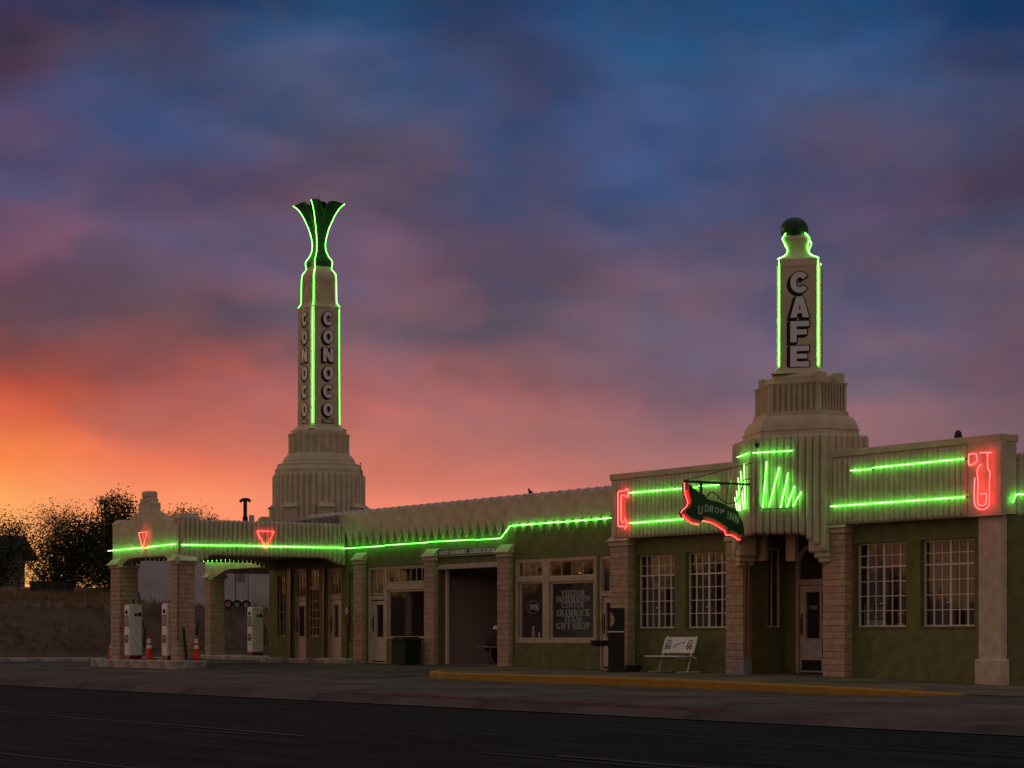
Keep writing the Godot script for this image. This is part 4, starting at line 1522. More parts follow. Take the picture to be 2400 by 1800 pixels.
	for q in tubes:
		neon_tube(c, q, M.neon_green, 0.009, Vector3(0, 0, -1))
		for k in [q[0], q[-1]]:
			var h := B.new()
			h.tube([k + Vector3(0, 0, -0.1), k + Vector3(0, 0, 0.005)], 0.014, 6)
			part(c, "tube_holder", h, M.black)
	# red neon axe-like figure at the near corner of the garage
	var z := 0.38
	var fig := [[14.826, 4.0 - 0.287], [14.739, 3.718], [14.69, 3.76], [14.681, 3.824], [14.681, 4.34], [14.72, 4.38], [14.797, 4.377], [14.87, 4.35], [14.941, 4.318], [14.97, 4.34], [14.984, 4.43], [14.965, 4.5], [14.941, 4.535], [14.9, 4.52], [14.826, 4.487], [14.6, 4.485], [14.55, 4.46], [14.55, 3.66], [14.57, 3.62], [14.62, 3.612], [14.849, 3.607]]
	var pts := []
	for q in fig:
		pts.append(Vector3(q[0], q[1], z))
	neon_tube(c, pts, M.neon_red, 0.01, Vector3(0, 0, -1))
	neon_tube(c, [Vector3(14.826, 3.79, z), Vector3(14.93, 3.7, z), Vector3(14.964, 3.665, z), Vector3(14.93, 3.62, z), Vector3(14.826, 3.54, z)], M.neon_red, 0.01, Vector3(0, 0, -1))
	# red neon bottle-like figure on the end panel
	var loops := [
		[[26.59, 4.57], [26.77, 4.565], [26.8, 4.52], [26.81, 4.43], [26.76, 4.38], [26.64, 4.345], [26.59, 4.35], [26.575, 4.4], [26.58, 4.56]],
		[[26.89, 4.575], [27.2, 4.56]],
		[[27.1, 4.56], [27.11, 4.25], [27.17, 4.16], [27.15, 3.96], [27.15, 3.56], [27.11, 3.48], [27.04, 3.44], [26.956, 3.43], [26.86, 3.45], [26.78, 3.5], [26.74, 3.57], [26.73, 3.8], [26.75, 4.08]],
		[[26.93, 4.345], [26.85, 4.29], [26.815, 4.18], [26.84, 4.0], [26.83, 3.73], [26.83, 3.57], [26.88, 3.52], [26.956, 3.512], [27.03, 3.53], [27.06, 3.58], [27.065, 3.72], [27.0, 3.75], [26.9, 3.74]],
	]
	for l in loops:
		pts = []
		for q in l:
			pts.append(Vector3(q[0], q[1], z))
		neon_tube(c, smooth_path(pts, 3) if pts.size() > 2 else pts, M.neon_red, 0.01, Vector3(0, 0, -1), pts)
	# posters standing in the window beside the entrance
	var ps := thing("window_poster", "poster reading SAVE OUR MUSEUM standing in a cafe window", "poster", Vector3(23.18, 1.1, -0.2))
	boxpart(ps, "board", Vector3(-0.3, 0, -0.01), Vector3(0.3, 0.46, 0), M.poster_dark, 0.004)
	letters(ps, "lettering", "SAVE OUR", Transform3D(Basis(), Vector3(0, 0.38, 0)), Vector2(0.54, 0.1), 0.004, M.poster)
	letters(ps, "lettering", "MUSEUM", Transform3D(Basis(), Vector3(0, 0.24, 0)), Vector2(0.54, 0.14), 0.004, M.poster)
	boxpart(ps, "text_panel", Vector3(-0.27, 0.02, 0.0), Vector3(0.27, 0.14, 0.003), M.poster, 0.0)
	var bd := B.new()
	holed(bd, -0.31, 0.31, -0.005, 0.475, [[-0.295, 0.01, 0.295, 0.46]], -0.012, 0.008)
	part(ps, "border", bd, M.poster)
	var ps2 := thing("window_card", "small framed card with a maroon print in the cafe window", "card", Vector3(24.0, 1.1, -0.2))
	boxpart(ps2, "board", Vector3(-0.1, 0, -0.01), Vector3(0.1, 0.3, 0), M.poster, 0.004)
	boxpart(ps2, "print", Vector3(-0.085, 0.07, 0), Vector3(0.085, 0.24, 0.004), M.red_base, 0.0)
	boxpart(ps2, "inset", Vector3(-0.04, 0.1, 0.004), Vector3(0.06, 0.21, 0.007), M.box_grey, 0.0)
	# ---- entrance recess
	var rec := B.new()
	var slot := Transform3D(FACE_X, Vector3(19.3, 0, 0))
	holed(rec, 0.225, 1.0, -0.1, 3.28, [[0.42, 1.1, 0.82, 2.93]], -0.12, 0.0, slot)
	part(c, "recess_wall", rec, M.olive)
	grid_window(c, [0.45, 0.6, 0.79], [1.13, 2.9], -0.04, 0.03, M.metal_frame, slot)
	var back := B.new()
	holed(back, 19.3, 22.0, -0.1, 3.28, [[19.74, -0.1, 20.75, 2.95]], -1.15, -0.98)
	part(c, "recess_back", back, M.olive)
	boxpart(c, "recess_side", Vector3(22.0, -0.1, -1.15), Vector3(22.15, 3.28, 0.0), M.olive, 0.0)
	boxpart(c, "recess_ceiling", Vector3(19.18, 3.26, -1.15), Vector3(22.15, 3.34, 0.4), M.beige2, 0.0)
	boxpart(c, "threshold", Vector3(19.3, -0.3, -1.15), Vector3(22.0, 0.03, 0.02), M.concrete, 0.0)
	for q in [[19.32, 19.74, 2.62], [20.46, 20.78, 2.58]]:
		boxpart(c, "hanging_panel", Vector3(q[0], q[2], -0.12), Vector3(q[1], 3.26, 0.0), M.frame, 0.012)
	# door with arched light
	var fr := B.new()
	var arch := PackedVector2Array([Vector2(19.74, -0.05), Vector2(19.74, 2.5)])
	for i in 13:
		var a := PI - PI * i / 12
		arch.append(Vector2(20.245 + cos(a) * 0.505, 2.5 + sin(a) * 0.5))
	arch.append(Vector2(20.75, -0.05))
	var inner := PackedVector2Array([Vector2(20.66, -0.05), Vector2(20.66, 2.06), Vector2(19.86, 2.06), Vector2(19.86, -0.05)])
	var rimm := B.new()
	for i in range(arch.size() - 1):
		var a: Vector2 = arch[i]
		var b2: Vector2 = arch[i + 1]
		var ce := Vector2(20.245, 1.8)
		var pull := func(p: Vector2): return Vector2(lerpf(p.x, 20.245, 0.2), minf(p.y, 2.5 + (p.y - 2.5) * 0.8))
		var a2: Vector2 = pull.call(a)
		var b3: Vector2 = pull.call(b2)
		rimm.prism(PackedVector2Array([a, b2, b3, a2]), -1.02, -0.93)
	part(c, "arch_frame", rimm, M.frame)
	boxpart(c, "transom_bar", Vector3(19.8, 2.06, -1.0), Vector3(20.7, 2.2, -0.91), M.frame)
	var ag := B.new()
	ag.box(Vector3(19.8, 2.2, -0.985), Vector3(20.7, 2.92, -0.98))
	part(c, "arched_light", ag, M.glass)
	var dl := door_leaf(c, 19.9, 20.68, 0.06, 2.05, -0.93, [20.1, 0.84, 20.58, 1.9], M.door, true)
	boxpart(dl, "kick_plate", Vector3(19.95, 0.1, -0.928), Vector3(20.63, 0.34, -0.92), M.iron, 0.004)
	letters(dl, "door_lettering", "U DROP INN", Transform3D(Basis(), Vector3(20.33, 1.55, -0.948)), Vector2(0.26, 0.1), 0.003, M.poster)
	# small box at the foot of the pier
	var ub := thing("utility_box", "small grey steel utility box at the foot of the brick pier by the cafe door", "utility box", Vector3(19.47, 0.0, 0.42))
	boxpart(ub, "body", Vector3(-0.16, -0.03, -0.13), Vector3(0.17, 0.38, 0.12), M.box_grey, 0.012)
	boxpart(ub, "lid", Vector3(-0.17, 0.38, -0.14), Vector3(0.18, 0.4, 0.13), M.box_grey, 0.006)
	var cd := B.new()
	cd.tube([Vector3(-0.05, 0.38, -0.1), Vector3(-0.05, 2.6, -0.13)], 0.03, 8)
	cd.tube([Vector3(0.07, 0.38, -0.1), Vector3(0.07, 2.6, -0.13)], 0.02, 8)
	part(ub, "conduit", cd, M.brown_pipe)


const BAY := Vector3(20.65, 0, -0.27)


func hexa(s: float, y: float, extra := 0.0) -> Array:
	var out := []
	for q in [[0.0, 1.33], [1.61, 0.58], [1.61, -0.58], [0.0, -1.33], [-1.61, -0.58], [-1.61, 0.58]]:
		out.append(BAY + Vector3(q[0] * s, y, q[1] * s))
	return out


func build_cafe_tower() -> void:
	var t := thing("cafe_tower", "cream cafe tower lettered CAFE with dark ball top above a pointed ribbed bay", "tower")
	# ribbed bay over the entrance
	var b := B.new()
	b.loft([hexa(1.0, 3.34), hexa(1.0, 5.3)])
	var bay := part(t, "bay", b, M.beige)
	var u := Vector3(0.907, 0, -0.421)
	var fr := Transform3D(Basis(u, Vector3.UP, Vector3(0.421, 0, 0.907)), Vector3(20.65, 0, 1.058))
	var fl := Transform3D(Basis(Vector3(0.907, 0, 0.421), Vector3.UP, Vector3(-0.421, 0, 0.907)), Vector3(20.65, 0, 1.058))
	var foot := [0.0, 3.15, 1.08, 3.14, 1.1, 3.12, 1.26, 3.1, 1.28, 2.99, 1.44, 2.98, 1.46, 2.88, 1.6, 2.87, 1.62, 2.74, 1.8, 2.73]
	ribs(bay, fr, 0.05, 1.77, 0.172, 5.34, func(q): return interp(foot, q), 0.085, M.beige)
	ribs(bay, fl, -1.77, -0.05, 0.172, 5.34, func(q): return interp(foot, -q), 0.085, M.beige)
	ribs(bay, Transform3D(FACE_X, Vector3(22.256, 0, 0)), -0.3, 0.85, 0.165, 5.34, 4.0, 0.08, M.beige)
	var nose := B.new()
	nose.tube([Vector3(20.65, 3.2, 1.07), Vector3(20.65, 5.28, 1.07)], 0.05, 8)
	part(bay, "prow_bead", nose, M.beige)
	# stepped corbels where the bay lands on the piers
	for s in [-1.0, 1.0]:
		var f := fr if s > 0 else fl
		for q in [[1.3, 1.78, 2.72, 3.34], [1.42, 1.8, 2.6, 2.72], [1.52, 1.8, 2.5, 2.6]]:
			var k := B.new()
			k.cbox(Vector3(minf(q[0] * s, q[1] * s), q[2], -0.4), Vector3(maxf(q[0] * s, q[1] * s), q[3], 0.02 - (2.72 - q[2]) * 0.2), 0.04, f)
			part(bay, "corbel", k, M.beige)
	# cornice and dome
	b = B.new()
	b.loft([hexa(0.93, 5.3), hexa(0.88, 5.34), hexa(0.87, 5.46), hexa(0.885, 5.47), hexa(0.885, 5.5), hexa(0.86, 5.505), hexa(0.85, 5.6), hexa(0.82, 5.69), hexa(0.78, 5.76), hexa(0.73, 5.8), hexa(0.72, 5.81), hexa(0.72, 5.9), hexa(0.69, 5.91)])
	part(t, "dome", b, M.beige)
	# fluted stage
	b = B.new()
	var rings := []
	for y in [5.9, 6.45, 6.54]:
		var ring := []
		var hx := hexa(0.69 if y < 6.5 else 0.71, y)
		for i in 6:
			var p: Vector3 = hx[i]
			var q: Vector3 = hx[(i + 1) % 6]
			var nrm := (q - p).cross(Vector3.UP).normalized()
			if nrm.dot(p - (BAY + Vector3(0, y, 0))) < 0:
				nrm = -nrm
			ring.append(p)
			for k in 8:
				for e in [[0.2, 0.0], [0.3, 0.085], [0.8, 0.085], [0.9, 0.0]]:
					ring.append(p.lerp(q, 0.06 + 0.88 * (k + e[0]) / 8.0) - nrm * e[1])
		rings.append(ring)
	b.loft(rings)
	part(t, "fluted_stage", b, M.beige)
	b = B.new()
	b.loft([hexa(0.57, 6.54), hexa(0.56, 6.7), hexa(0.5, 6.76), hexa(0.42, 6.8)])
	part(t, "platform", b, M.beige)
	for q in [[0.95, 0.25], [-0.95, 0.25], [0.95, -0.3], [-0.95, -0.3]]:
		boxpart(t, "corner_block", BAY + Vector3(q[0] - 0.09, 6.52, q[1] - 0.12), BAY + Vector3(q[0] + 0.09, 6.78, q[1] + 0.12), M.beige, 0.02)
	# shaft turned half a right angle, tubes standing in its notched corners
	var a := PI / 4
	b = B.new()
	b.loft([notched_ring(BAY, 0.62, 0.02, 6.78, a), notched_ring(BAY, 0.52, 0.05, 6.86, a), notched_ring(BAY, 0.49, 0.085, 6.95, a), notched_ring(BAY, 0.49, 0.085, 9.24, a)])
	var shaft := part(t, "shaft", b, M.beige)
	var lean := Vector3(-0.05, 0, 0.075)
	var prof := [9.24, 0.47, 9.37, 0.465, 9.4, 0.43, 9.44, 0.35, 9.5, 0.28, 9.57, 0.24, 9.64, 0.235, 9.72, 0.26, 9.8, 0.3, 9.86, 0.305, 9.92, 0.27, 9.99, 0.22]
	b = B.new()
	rings = []
	for i in range(0, prof.size(), 2):
		rings.append(notched_ring(BAY + lean * clampf((prof[i] - 9.3) / 0.7, 0, 1), prof[i + 1] - 0.02, 0.03, prof[i], a))
	b.loft(rings)
	part(t, "neck", b, M.beige)
	b = B.new()
	b.loft(ellipse_rings(BAY + lean * 1.4 + Vector3(0, 10.1, 0), Vector3(0.31, 0.27, 0.31), 20, 12), true, true)
	var ball := part(t, "ball", b, M.dark_green)
	for i in 4:
		var seam := B.new()
		var pts := []
		for j in 25:
			var f := TAU * j / 24
			pts.append(BAY + lean * 1.4 + Vector3(0, 10.1, 0) + Basis(Vector3.UP, i * PI / 4 + 0.2) * Vector3(sin(f) * 0.312, cos(f) * 0.272, 0))
		seam.tube(pts, 0.006, 4)
		part(ball, "seam", seam, M.black)
	# neon on the corners
	for i in 4:
		var d := Basis(Vector3.UP, i * PI / 2) * Vector3(0, 0, 1)
		var rt := sqrt(2.0)
		neon_tube(t, [BAY + d * 0.44 * rt + Vector3(0, 6.96, 0), BAY + d * 0.44 * rt + Vector3(0, 9.34, 0)], M.neon_green, 0.008, -d, [], 0.2)
		var pts := []
		for k in range(2, prof.size(), 2):
			pts.append(BAY + lean * clampf((prof[k] - 9.3) / 0.7, 0, 1) + d * (prof[k + 1] - 0.004) * rt + Vector3(0, prof[k], 0))
		neon_tube(t, smooth_path(pts, 4), M.neon_green, 0.009, -d, pts, 0.4)
	# CAFE
	var face := Transform3D(Basis(Vector3(0.7071, 0, -0.7071), Vector3.UP, Vector3(0.7071, 0, 0.7071)), BAY + Vector3(0.7071, 0, 0.7071) * 0.488)
	var word := "CAFE"
	for i in 4:
		var y := 8.82 - i * 0.553
		block_letter(shaft, word[i], face * Transform3D(Basis(), Vector3(0.03, y + 0.01, 0)), Vector2(0.42, 0.47))
	var pr := B.new()
	pr.tube([face * Vector3(-0.4, 9.2, 0.0), face * Vector3(0.4, 9.2, 0.0)], 0.01, 5)
	part(shaft, "panel_edge", pr, M.beige2)
	# neon fan on both faces of the bay
	var zt := 0.15
	neon_tube(t, [fr * Vector3(0.02, 4.97, zt), fr * Vector3(0.98, 4.975, zt)], M.neon_green, 0.009, -fr.basis.z)
	neon_tube(t, [fl * Vector3(-0.98, 4.962, zt), fl * Vector3(-0.03, 4.967, zt)], M.neon_green, 0.009, -fl.basis.z)
	for q in [[0.364, 4.761, 0.264, 3.736], [0.664, 4.62, 0.421, 3.753], [0.887, 4.488, 0.7, 3.73], [1.036, 4.196, 0.855, 3.739], [1.196, 4.06, 0.997, 3.748]]:
		neon_tube(t, [fr * Vector3(q[0], q[1], zt), fr * Vector3(q[2], q[3], zt)], M.neon_green, 0.009, -fr.basis.z)
		neon_tube(t, [fl * Vector3(-q[0], q[1], zt), fl * Vector3(-q[2], q[3], zt)], M.neon_green, 0.009, -fl.basis.z)
	var wire := B.new()
	wire.tube(smooth_path([fr * Vector3(0.12, 4.1, 0.1), fr * Vector3(0.12, 3.85, 0.11), fr * Vector3(0.26, 3.72, 0.12), fr * Vector3(0.6, 3.71, 0.12), fr * Vector3(0.98, 3.72, 0.12)], 4), 0.01, 5)
	part(t, "feed_wire", wire, M.black)
	wire = B.new()
	wire.tube([fr * Vector3(0.42, 4.66, 0.12), fr * Vector3(0.47, 4.62, 0.12)], 0.006, 4)
	wire.tube([fr * Vector3(0.76, 4.35, 0.12), fr * Vector3(0.95, 4.18, 0.12)], 0.006, 4)
	wire.tube([fr * Vector3(1.06, 4.13, 0.12), fr * Vector3(1.16, 4.02, 0.12)], 0.006, 4)
	part(t, "feed_wire", wire, M.mint)
	# horn speaker
	var sp := B.new()
	sp.lathe([Vector2(0.02, 0), Vector2(0.05, 0.05), Vector2(0.06, 0.1), Vector2(0.0, 0.11)], fr * Vector3(0.12, 5.08, 0.12), 10)
	part(t, "horn_speaker", sp, M.black)


func build_side_wing() -> void:
	pass


# ---------------------------------------------------------------- hanging sign

func build_hanging_sign() -> void:
	var s := thing("hanging_sign", "dark hanging sign lettered U DROP INN with red neon along its lower edge", "sign", Vector3(20.65, 3.0, 1.4))
	var t := Transform3D(FACE_X, Vector3(0, -3.0, -1.4))
	var o := [3.019, 4.23, 2.894, 4.144, 2.74, 4.05, 2.566, 3.989, 2.5, 3.9, 2.4, 3.88, 2.177, 3.849, 2.03, 3.81, 1.883, 3.752, 1.72, 3.69, 1.7, 3.73, 1.62, 3.64, 1.527, 3.486, 1.47, 3.38, 1.448, 3.303, 1.44, 3.2, 1.458, 3.1, 1.5, 3.085, 1.567, 3.076, 1.64, 3.12, 1.725, 3.157, 1.82, 3.175, 1.9, 3.16, 1.93, 3.2, 1.92, 3.24, 2.0, 3.28, 2.177, 3.37, 2.28, 3.41, 2.372, 3.438, 2.5, 3.46, 2.605, 3.454, 2.64, 3.39, 2.682, 3.375, 2.8, 3.39, 2.894, 3.415, 3.0, 3.47, 3.086, 3.53, 3.115, 3.575, 3.08, 3.63, 2.971, 3.716, 2.93, 3.78, 2.932, 3.83, 2.99, 3.96, 3.02, 4.08]
	var poly := PackedVector2Array()
	for i in range(0, o.size(), 2):
		poly.append(Vector2(-o[i], o[i + 1]))
	var b := B.new()
	b.prism(poly, -0.1, 0.1, t)
	var body := part(s, "body", b, M.sign_dark)
	# red tray along the edge that holds the tube
	b = B.new()
	var low := [3.115, 3.575, 3.086, 3.53, 3.0, 3.47, 2.894, 3.415, 2.8, 3.39, 2.682, 3.375]
	var low2 := [2.605, 3.454, 2.5, 3.46, 2.372, 3.438, 2.28, 3.41, 2.177, 3.37, 2.0, 3.28, 1.92, 3.24, 1.93, 3.2, 1.9, 3.16]
	var low3 := [1.9, 3.16, 1.82, 3.175, 1.725, 3.157, 1.64, 3.12, 1.567, 3.076, 1.5, 3.085]
	var left := [3.019, 4.23, 3.02, 4.08, 2.99, 3.96, 2.932, 3.83, 2.93, 3.78, 2.971, 3.716, 3.08, 3.63, 3.115, 3.575]
	for run in [low, low2, low3, left]:
		var tray := B.new()
		for i in range(0, run.size() - 2, 2):
			var p := Vector2(-run[i], run[i + 1])
			var q := Vector2(-run[i + 2], run[i + 3])
			tray.quad(t * Vector3(p.x, p.y - 0.004, 0.12), t * Vector3(q.x, q.y - 0.004, 0.12), t * Vector3(q.x, q.y - 0.004, -0.12), t * Vector3(p.x, p.y - 0.004, -0.12))
			tray.quad(t * Vector3(p.x, p.y - 0.004, 0.12), t * Vector3(p.x, p.y + 0.05, 0.102), t * Vector3(q.x, q.y + 0.05, 0.102), t * Vector3(q.x, q.y - 0.004, 0.12))
		part(body, "red_edge", tray, M.sign_rim)
		var pts := []
		for i in range(0, run.size(), 2):
			var dx := 0.05 if run == left else 0.0
			pts.append(t * Vector3(-run[i] - dx, run[i + 1] - (0.0 if run == left else 0.045), 0.04))
		neon_tube(s, smooth_path(pts, 3), M.neon_red, 0.01, Vector3(0, 0, -1) if run == left else Vector3(0, 1, 0), pts)
	for q in [["U", 2.68, 3.645, 0.13, 0.19, 0.0], ["D", 2.5, 3.69, 0.12, 0.16, -0.05], ["R", 2.36, 3.68, 0.12, 0.15, -0.1], ["O", 2.22, 3.66, 0.12, 0.12, -0.15], ["P", 2.07, 3.635, 0.11, 0.1, -0.15], ["I", 1.91, 3.56, 0.045, 0.16, -0.1], ["N", 1.8, 3.53, 0.12, 0.17, -0.12], ["N", 1.66, 3.48, 0.12, 0.18, -0.15]]:
		letters(body, "letter", q[0], t * Transform3D(Basis(Vector3(0, 0, 1), q[5]), Vector3(-q[1], q[2], 0.1)), Vector2(q[3], q[4]), 0.012, M.sign_letter)
	# bracket: arm, drop rods and stay wires back to the bay
	b = B.new()
	b.box(Vector3(-3.05, 4.245, -0.03), Vector3(-1.2, 4.295, 0.03), t)
	part(s, "arm", b, M.black_paint)
	b = B.new()
	b.cbox(Vector3(-2.6, 3.95, -0.025), Vector3(-2.55, 4.25, 0.025), 0.004, t)
	b.cbox(Vector3(-3.03, 4.18, -0.025), Vector3(-2.98, 4.25, 0.025), 0.004, t)
	part(s, "drop_rod", b, M.black_paint)
	b = B.new()
	b.tube([t * Vector3(-1.8, 4.25, 0), t * Vector3(-1.9, 3.75, 0)], 0.01, 5)
	part(s, "drop_rod", b, M.black_paint)
	b = B.new()
	b.tube([t * Vector3(-3.0, 4.3, 0), t * Vector3(-1.3, 4.71, 0.0), t * Vector3(-1.1, 4.76, 0.0)], 0.009, 5)
	part(s, "stay_wire", b, M.black_paint)
	b = B.new()
	b.tube(smooth_path([t * Vector3(-2.44, 3.89, 0), t * Vector3(-2.36, 4.03, 0), t * Vector3(-2.22, 4.05, 0), t * Vector3(-2.0, 3.9, 0), t * Vector3(-1.8, 3.82, 0), t * Vector3(-1.6, 3.87, 0), t * Vector3(-1.45, 4.05, 0), t * Vector3(-1.38, 4.35, 0), t * Vector3(-1.15, 4.39, 0)], 5), 0.013, 6)
	part(s, "feed_cable", b, M.black)


# ---------------------------------------------------------------- forecourt

func kerbed_island(x0: float, x1: float, z0: float, z1: float, y0: float, y1: float, label: String, joints: Array) -> void:
	var s := thing("pump_island", label, "kerb island", Vector3((x0 + x1) / 2, y0, (z0 + z1) / 2), 0.0, "white kerbed islands")
	var cuts := [x0]
	cuts.append_array(joints)
	cuts.append(x1)
	for i in cuts.size() - 1:
		var b := B.new()
		var o := s.position
		b.cbox(Vector3(cuts[i] + 0.004, y0 - 0.15, z0) - o, Vector3(cuts[i + 1] - 0.004, y1 - 0.006 * (i % 2), z1 - 0.01 * (i % 2)) - o, 0.03)
		part(s, "kerb_block", b, M.white_kerb)


func build_forecourt() -> void:
	kerbed_island(-5.5, 0.6, 4.92, 5.98, -0.02, 0.2, "long white kerbed island carrying the two front pumps", [-3.9, -2.3])
	kerbed_island(-3.95, -2.4, 0.55, 1.0, 0.05, 0.24, "white kerb block before the office window", [])
	kerbed_island(-2.15, -0.85, 0.5, 0.9, 0.05, 0.22, "white kerb block before the office door with the wide window", [])
	kerbed_island(-0.55, 1.3, 0.3, 0.75, 0.03, 0.24, "white kerb block before the narrow office door and first pier", [])
	kerbed_island(-12.9, -6.2, -2.3, -0.7, 0.05, 0.25, "rear white kerbed island under the second canopy", [-9.4, -8.6])
	var p1 := pump(Vector3(-3.5, 0.2, 5.42), "white fuel pump with red base on the front island, farther from the cafe")
	var p2 := pump(Vector3(-0.78, 0.2, 5.42), "white fuel pump half hidden behind the near canopy column")
	var p3 := pump(Vector3(-8.95, 0.25, -1.45), "white fuel pump with round emblem seen through the canopy arch")
	# lamp globe stand behind the first pump
	var ap := thing("air_pump", "pale round-headed air pump standing behind the first fuel pump", "air pump", Vector3(-4.05, 0.2, 5.06))
	var b := B.new()
	b.lathe([Vector2(0.12, 0), Vector2(0.07, 0.05), Vector2(0.06, 1.55), Vector2(0.1, 1.6), Vector2(0.1, 1.95), Vector2(0.07, 2.05), Vector2(0, 2.08)], Vector3.ZERO, 14)
	part(ap, "stand", b, M.box_grey)
	b = B.new()
	b.lathe([Vector2(0.06, 0), Vector2(0.06, 0.02)], Vector3.ZERO, 12)
	put(ap, "dial", b.mesh(), M.iron, Transform3D(Basis(Vector3(1, 0, 0), PI / 2), Vector3(-0.02, 1.78, 0.095)))
	cone(Vector3(-2.15, 0.2, 5.5), 0.0, "orange traffic cone with two white bands between the front pumps")
	cone(Vector3(0.32, 0.2, 5.12), 0.03, "orange traffic cone with a dark hose end at the canopy's near column")
	cone(Vector3(-4.95, 0.2, 5.5), -0.08, "orange traffic cone leaning behind the canopy's far column")
	b = B.new()
	b.tube([Vector3(0.3, 0.9, 5.1), Vector3(0.29, 1.05, 5.1), Vector3(0.3, 1.15, 5.08), Vector3(0.36, 1.3, 5.05)], 0.022, 6)
	single("hose_end", b, M.rubber, "black hose end sticking up from the cone by the near column", "hose")
	b = B.new()
	b.tube([Vector3(0.2, 0.19, 5.38), Vector3(0.13, 1.15, 5.44)], [0.04, 0.03], 8)
	single("leaning_bar", b, M.black_paint, "black bar leaning against the near canopy column", "bar")
	b = B.new()
	b.tube([Vector3(-4.9, 0.9, 5.5), Vector3(-5.02, 1.12, 5.5), Vector3(-4.9, 1.2, 5.5), Vector3(-5.1, 1.42, 5.5)], 0.02, 6)
	single("hose_end", b, M.rubber, "black hose end above the leaning cone at the far column", "hose")
	# tyres on a rack by the rear island
	var spots := [[-25.9, -8.7, 0.2, "small spare wheel with a red triangle emblem on the rise behind the rear pump"], [-25.75, -9.05, 0.2, "small black tyre in the middle of the row on the rise"], [-25.6, -9.4, 0.2, "small black tyre at the right end of the row on the rise"]]
	for i in 3:
		var q: Array = spots[i]
		var t := thing("tyre", q[3], "tyre", Vector3(q[0], field_y(q[0], q[1]) + 0.2, q[1]), 0.95, "tyres on the rise")
		t.scale = Vector3.ONE * 0.58
		var k := B.new()
		var prof := [Vector2(0.2, -0.09), Vector2(0.3, -0.1), Vector2(0.345, -0.06), Vector2(0.345, 0.06), Vector2(0.3, 0.1), Vector2(0.2, 0.09), Vector2(0.2, -0.09)]
		k.lathe(prof, Vector3.ZERO, 20, false)
		var up := Transform3D(Basis(Vector3(1, 0, 0), PI / 2), Vector3.ZERO)
		put(t, "tread", k.mesh(), M.rubber, up)
		k = B.new()
		k.lathe([Vector2(0.2, -0.03), Vector2(0.2, 0.05), Vector2(0.12, 0.03), Vector2(0.05, 0.06), Vector2(0, 0.06)], Vector3.ZERO, 16)
		put(t, "rim", k.mesh(), M.poster if i == 0 else M.box_grey, up)
		if i == 0:
			k = B.new()
			k.prism(arr2([-0.13, 0.09, 0.0, -0.12, 0.13, 0.09]), 0.062, 0.07)
			part(t, "emblem", k, M.red_paint)


func pump(at: Vector3, label: String) -> Node3D:
	var t := thing("fuel_pump", label, "fuel pump", at, 0.0, "vintage white fuel pumps")
	boxpart(t, "plinth", Vector3(-0.18, 0, -0.2), Vector3(0.18, 0.11, 0.2), M.red_base, 0.01)
	boxpart(t, "cabinet", Vector3(-0.19, 0.11, -0.22), Vector3(0.19, 1.66, 0.22), M.white_paint, 0.03)
	for s in [-1.0, 1.0]:
		var f := Transform3D(Basis(Vector3.UP, 0.0 if s > 0 else PI), Vector3.ZERO)
		var b := B.new()
		b.cbox(Vector3(-0.14, 1.0, 0.212), Vector3(0.14, 1.33, 0.226), 0.008, f)
		part(t, "dial_frame", b, M.black_paint)
		b = B.new()
		b.cbox(Vector3(-0.115, 1.03, 0.22), Vector3(0.115, 1.3, 0.23), 0.004, f)
		part(t, "dial_face", b, M.box_grey)
		b = B.new()
		b.lathe([Vector2(0, 0), Vector2(0.055, 0.0), Vector2(0.06, 0.06), Vector2(0.03, 0.12), Vector2(0, 0.14)], f * Vector3(0, 1.38, 0.21), 10)
		part(t, "lamp_bracket", b, M.black_paint)
		b = B.new()
		b.lathe([Vector2(0.135, 0), Vector2(0.135, 0.008), Vector2(0.115, 0.01), Vector2(0.115, 0.006)], Vector3.ZERO, 20)
		put(t, "emblem_ring", b.mesh(), M.iron, f * Transform3D(Basis(Vector3(1, 0, 0), PI / 2), Vector3(0, 0.62, 0.218)))
		b = B.new()
		b.prism(arr2([-0.085, 0.67, 0, 0.52, 0.085, 0.67]), 0.216, 0.226, f)
		part(t, "emblem", b, M.red_base)
		letters(t, "emblem_letters", "CONOCO", f * Transform3D(Basis(), Vector3(0, 0.645, 0.224)), Vector2(0.15, 0.028), 0.004, M.letter)
	# side with recessed panel, nozzle hook and two switch marks
	boxpart(t, "side_panel", Vector3(0.184, 0.16, -0.18), Vector3(0.198, 1.58, 0.16), M.white_paint, 0.01)
	boxpart(t, "switch_plate", Vector3(0.196, 1.3, -0.03), Vector3(0.206, 1.4, 0.05), M.iron, 0.004)
	var k := B.new()
	k.lathe([Vector2(0, 0), Vector2(0.06, 0.0), Vector2(0.06, 0.03), Vector2(0, 0.035)], Vector3.ZERO, 14)
	put(t, "meter", k.mesh(), M.iron, Transform3D(Basis(Vector3(0, 0, 1), -PI / 2), Vector3(0.194, 1.36, -0.11)))
	k = B.new()
	k.tube(smooth_path([Vector3(-0.1, 1.2, -0.24), Vector3(-0.12, 0.7, -0.34), Vector3(0.0, 0.35, -0.36), Vector3(0.12, 0.8, -0.32), Vector3(0.14, 1.15, -0.25)], 6), 0.018, 6)
	part(t, "hose", k, M.rubber)
	return t


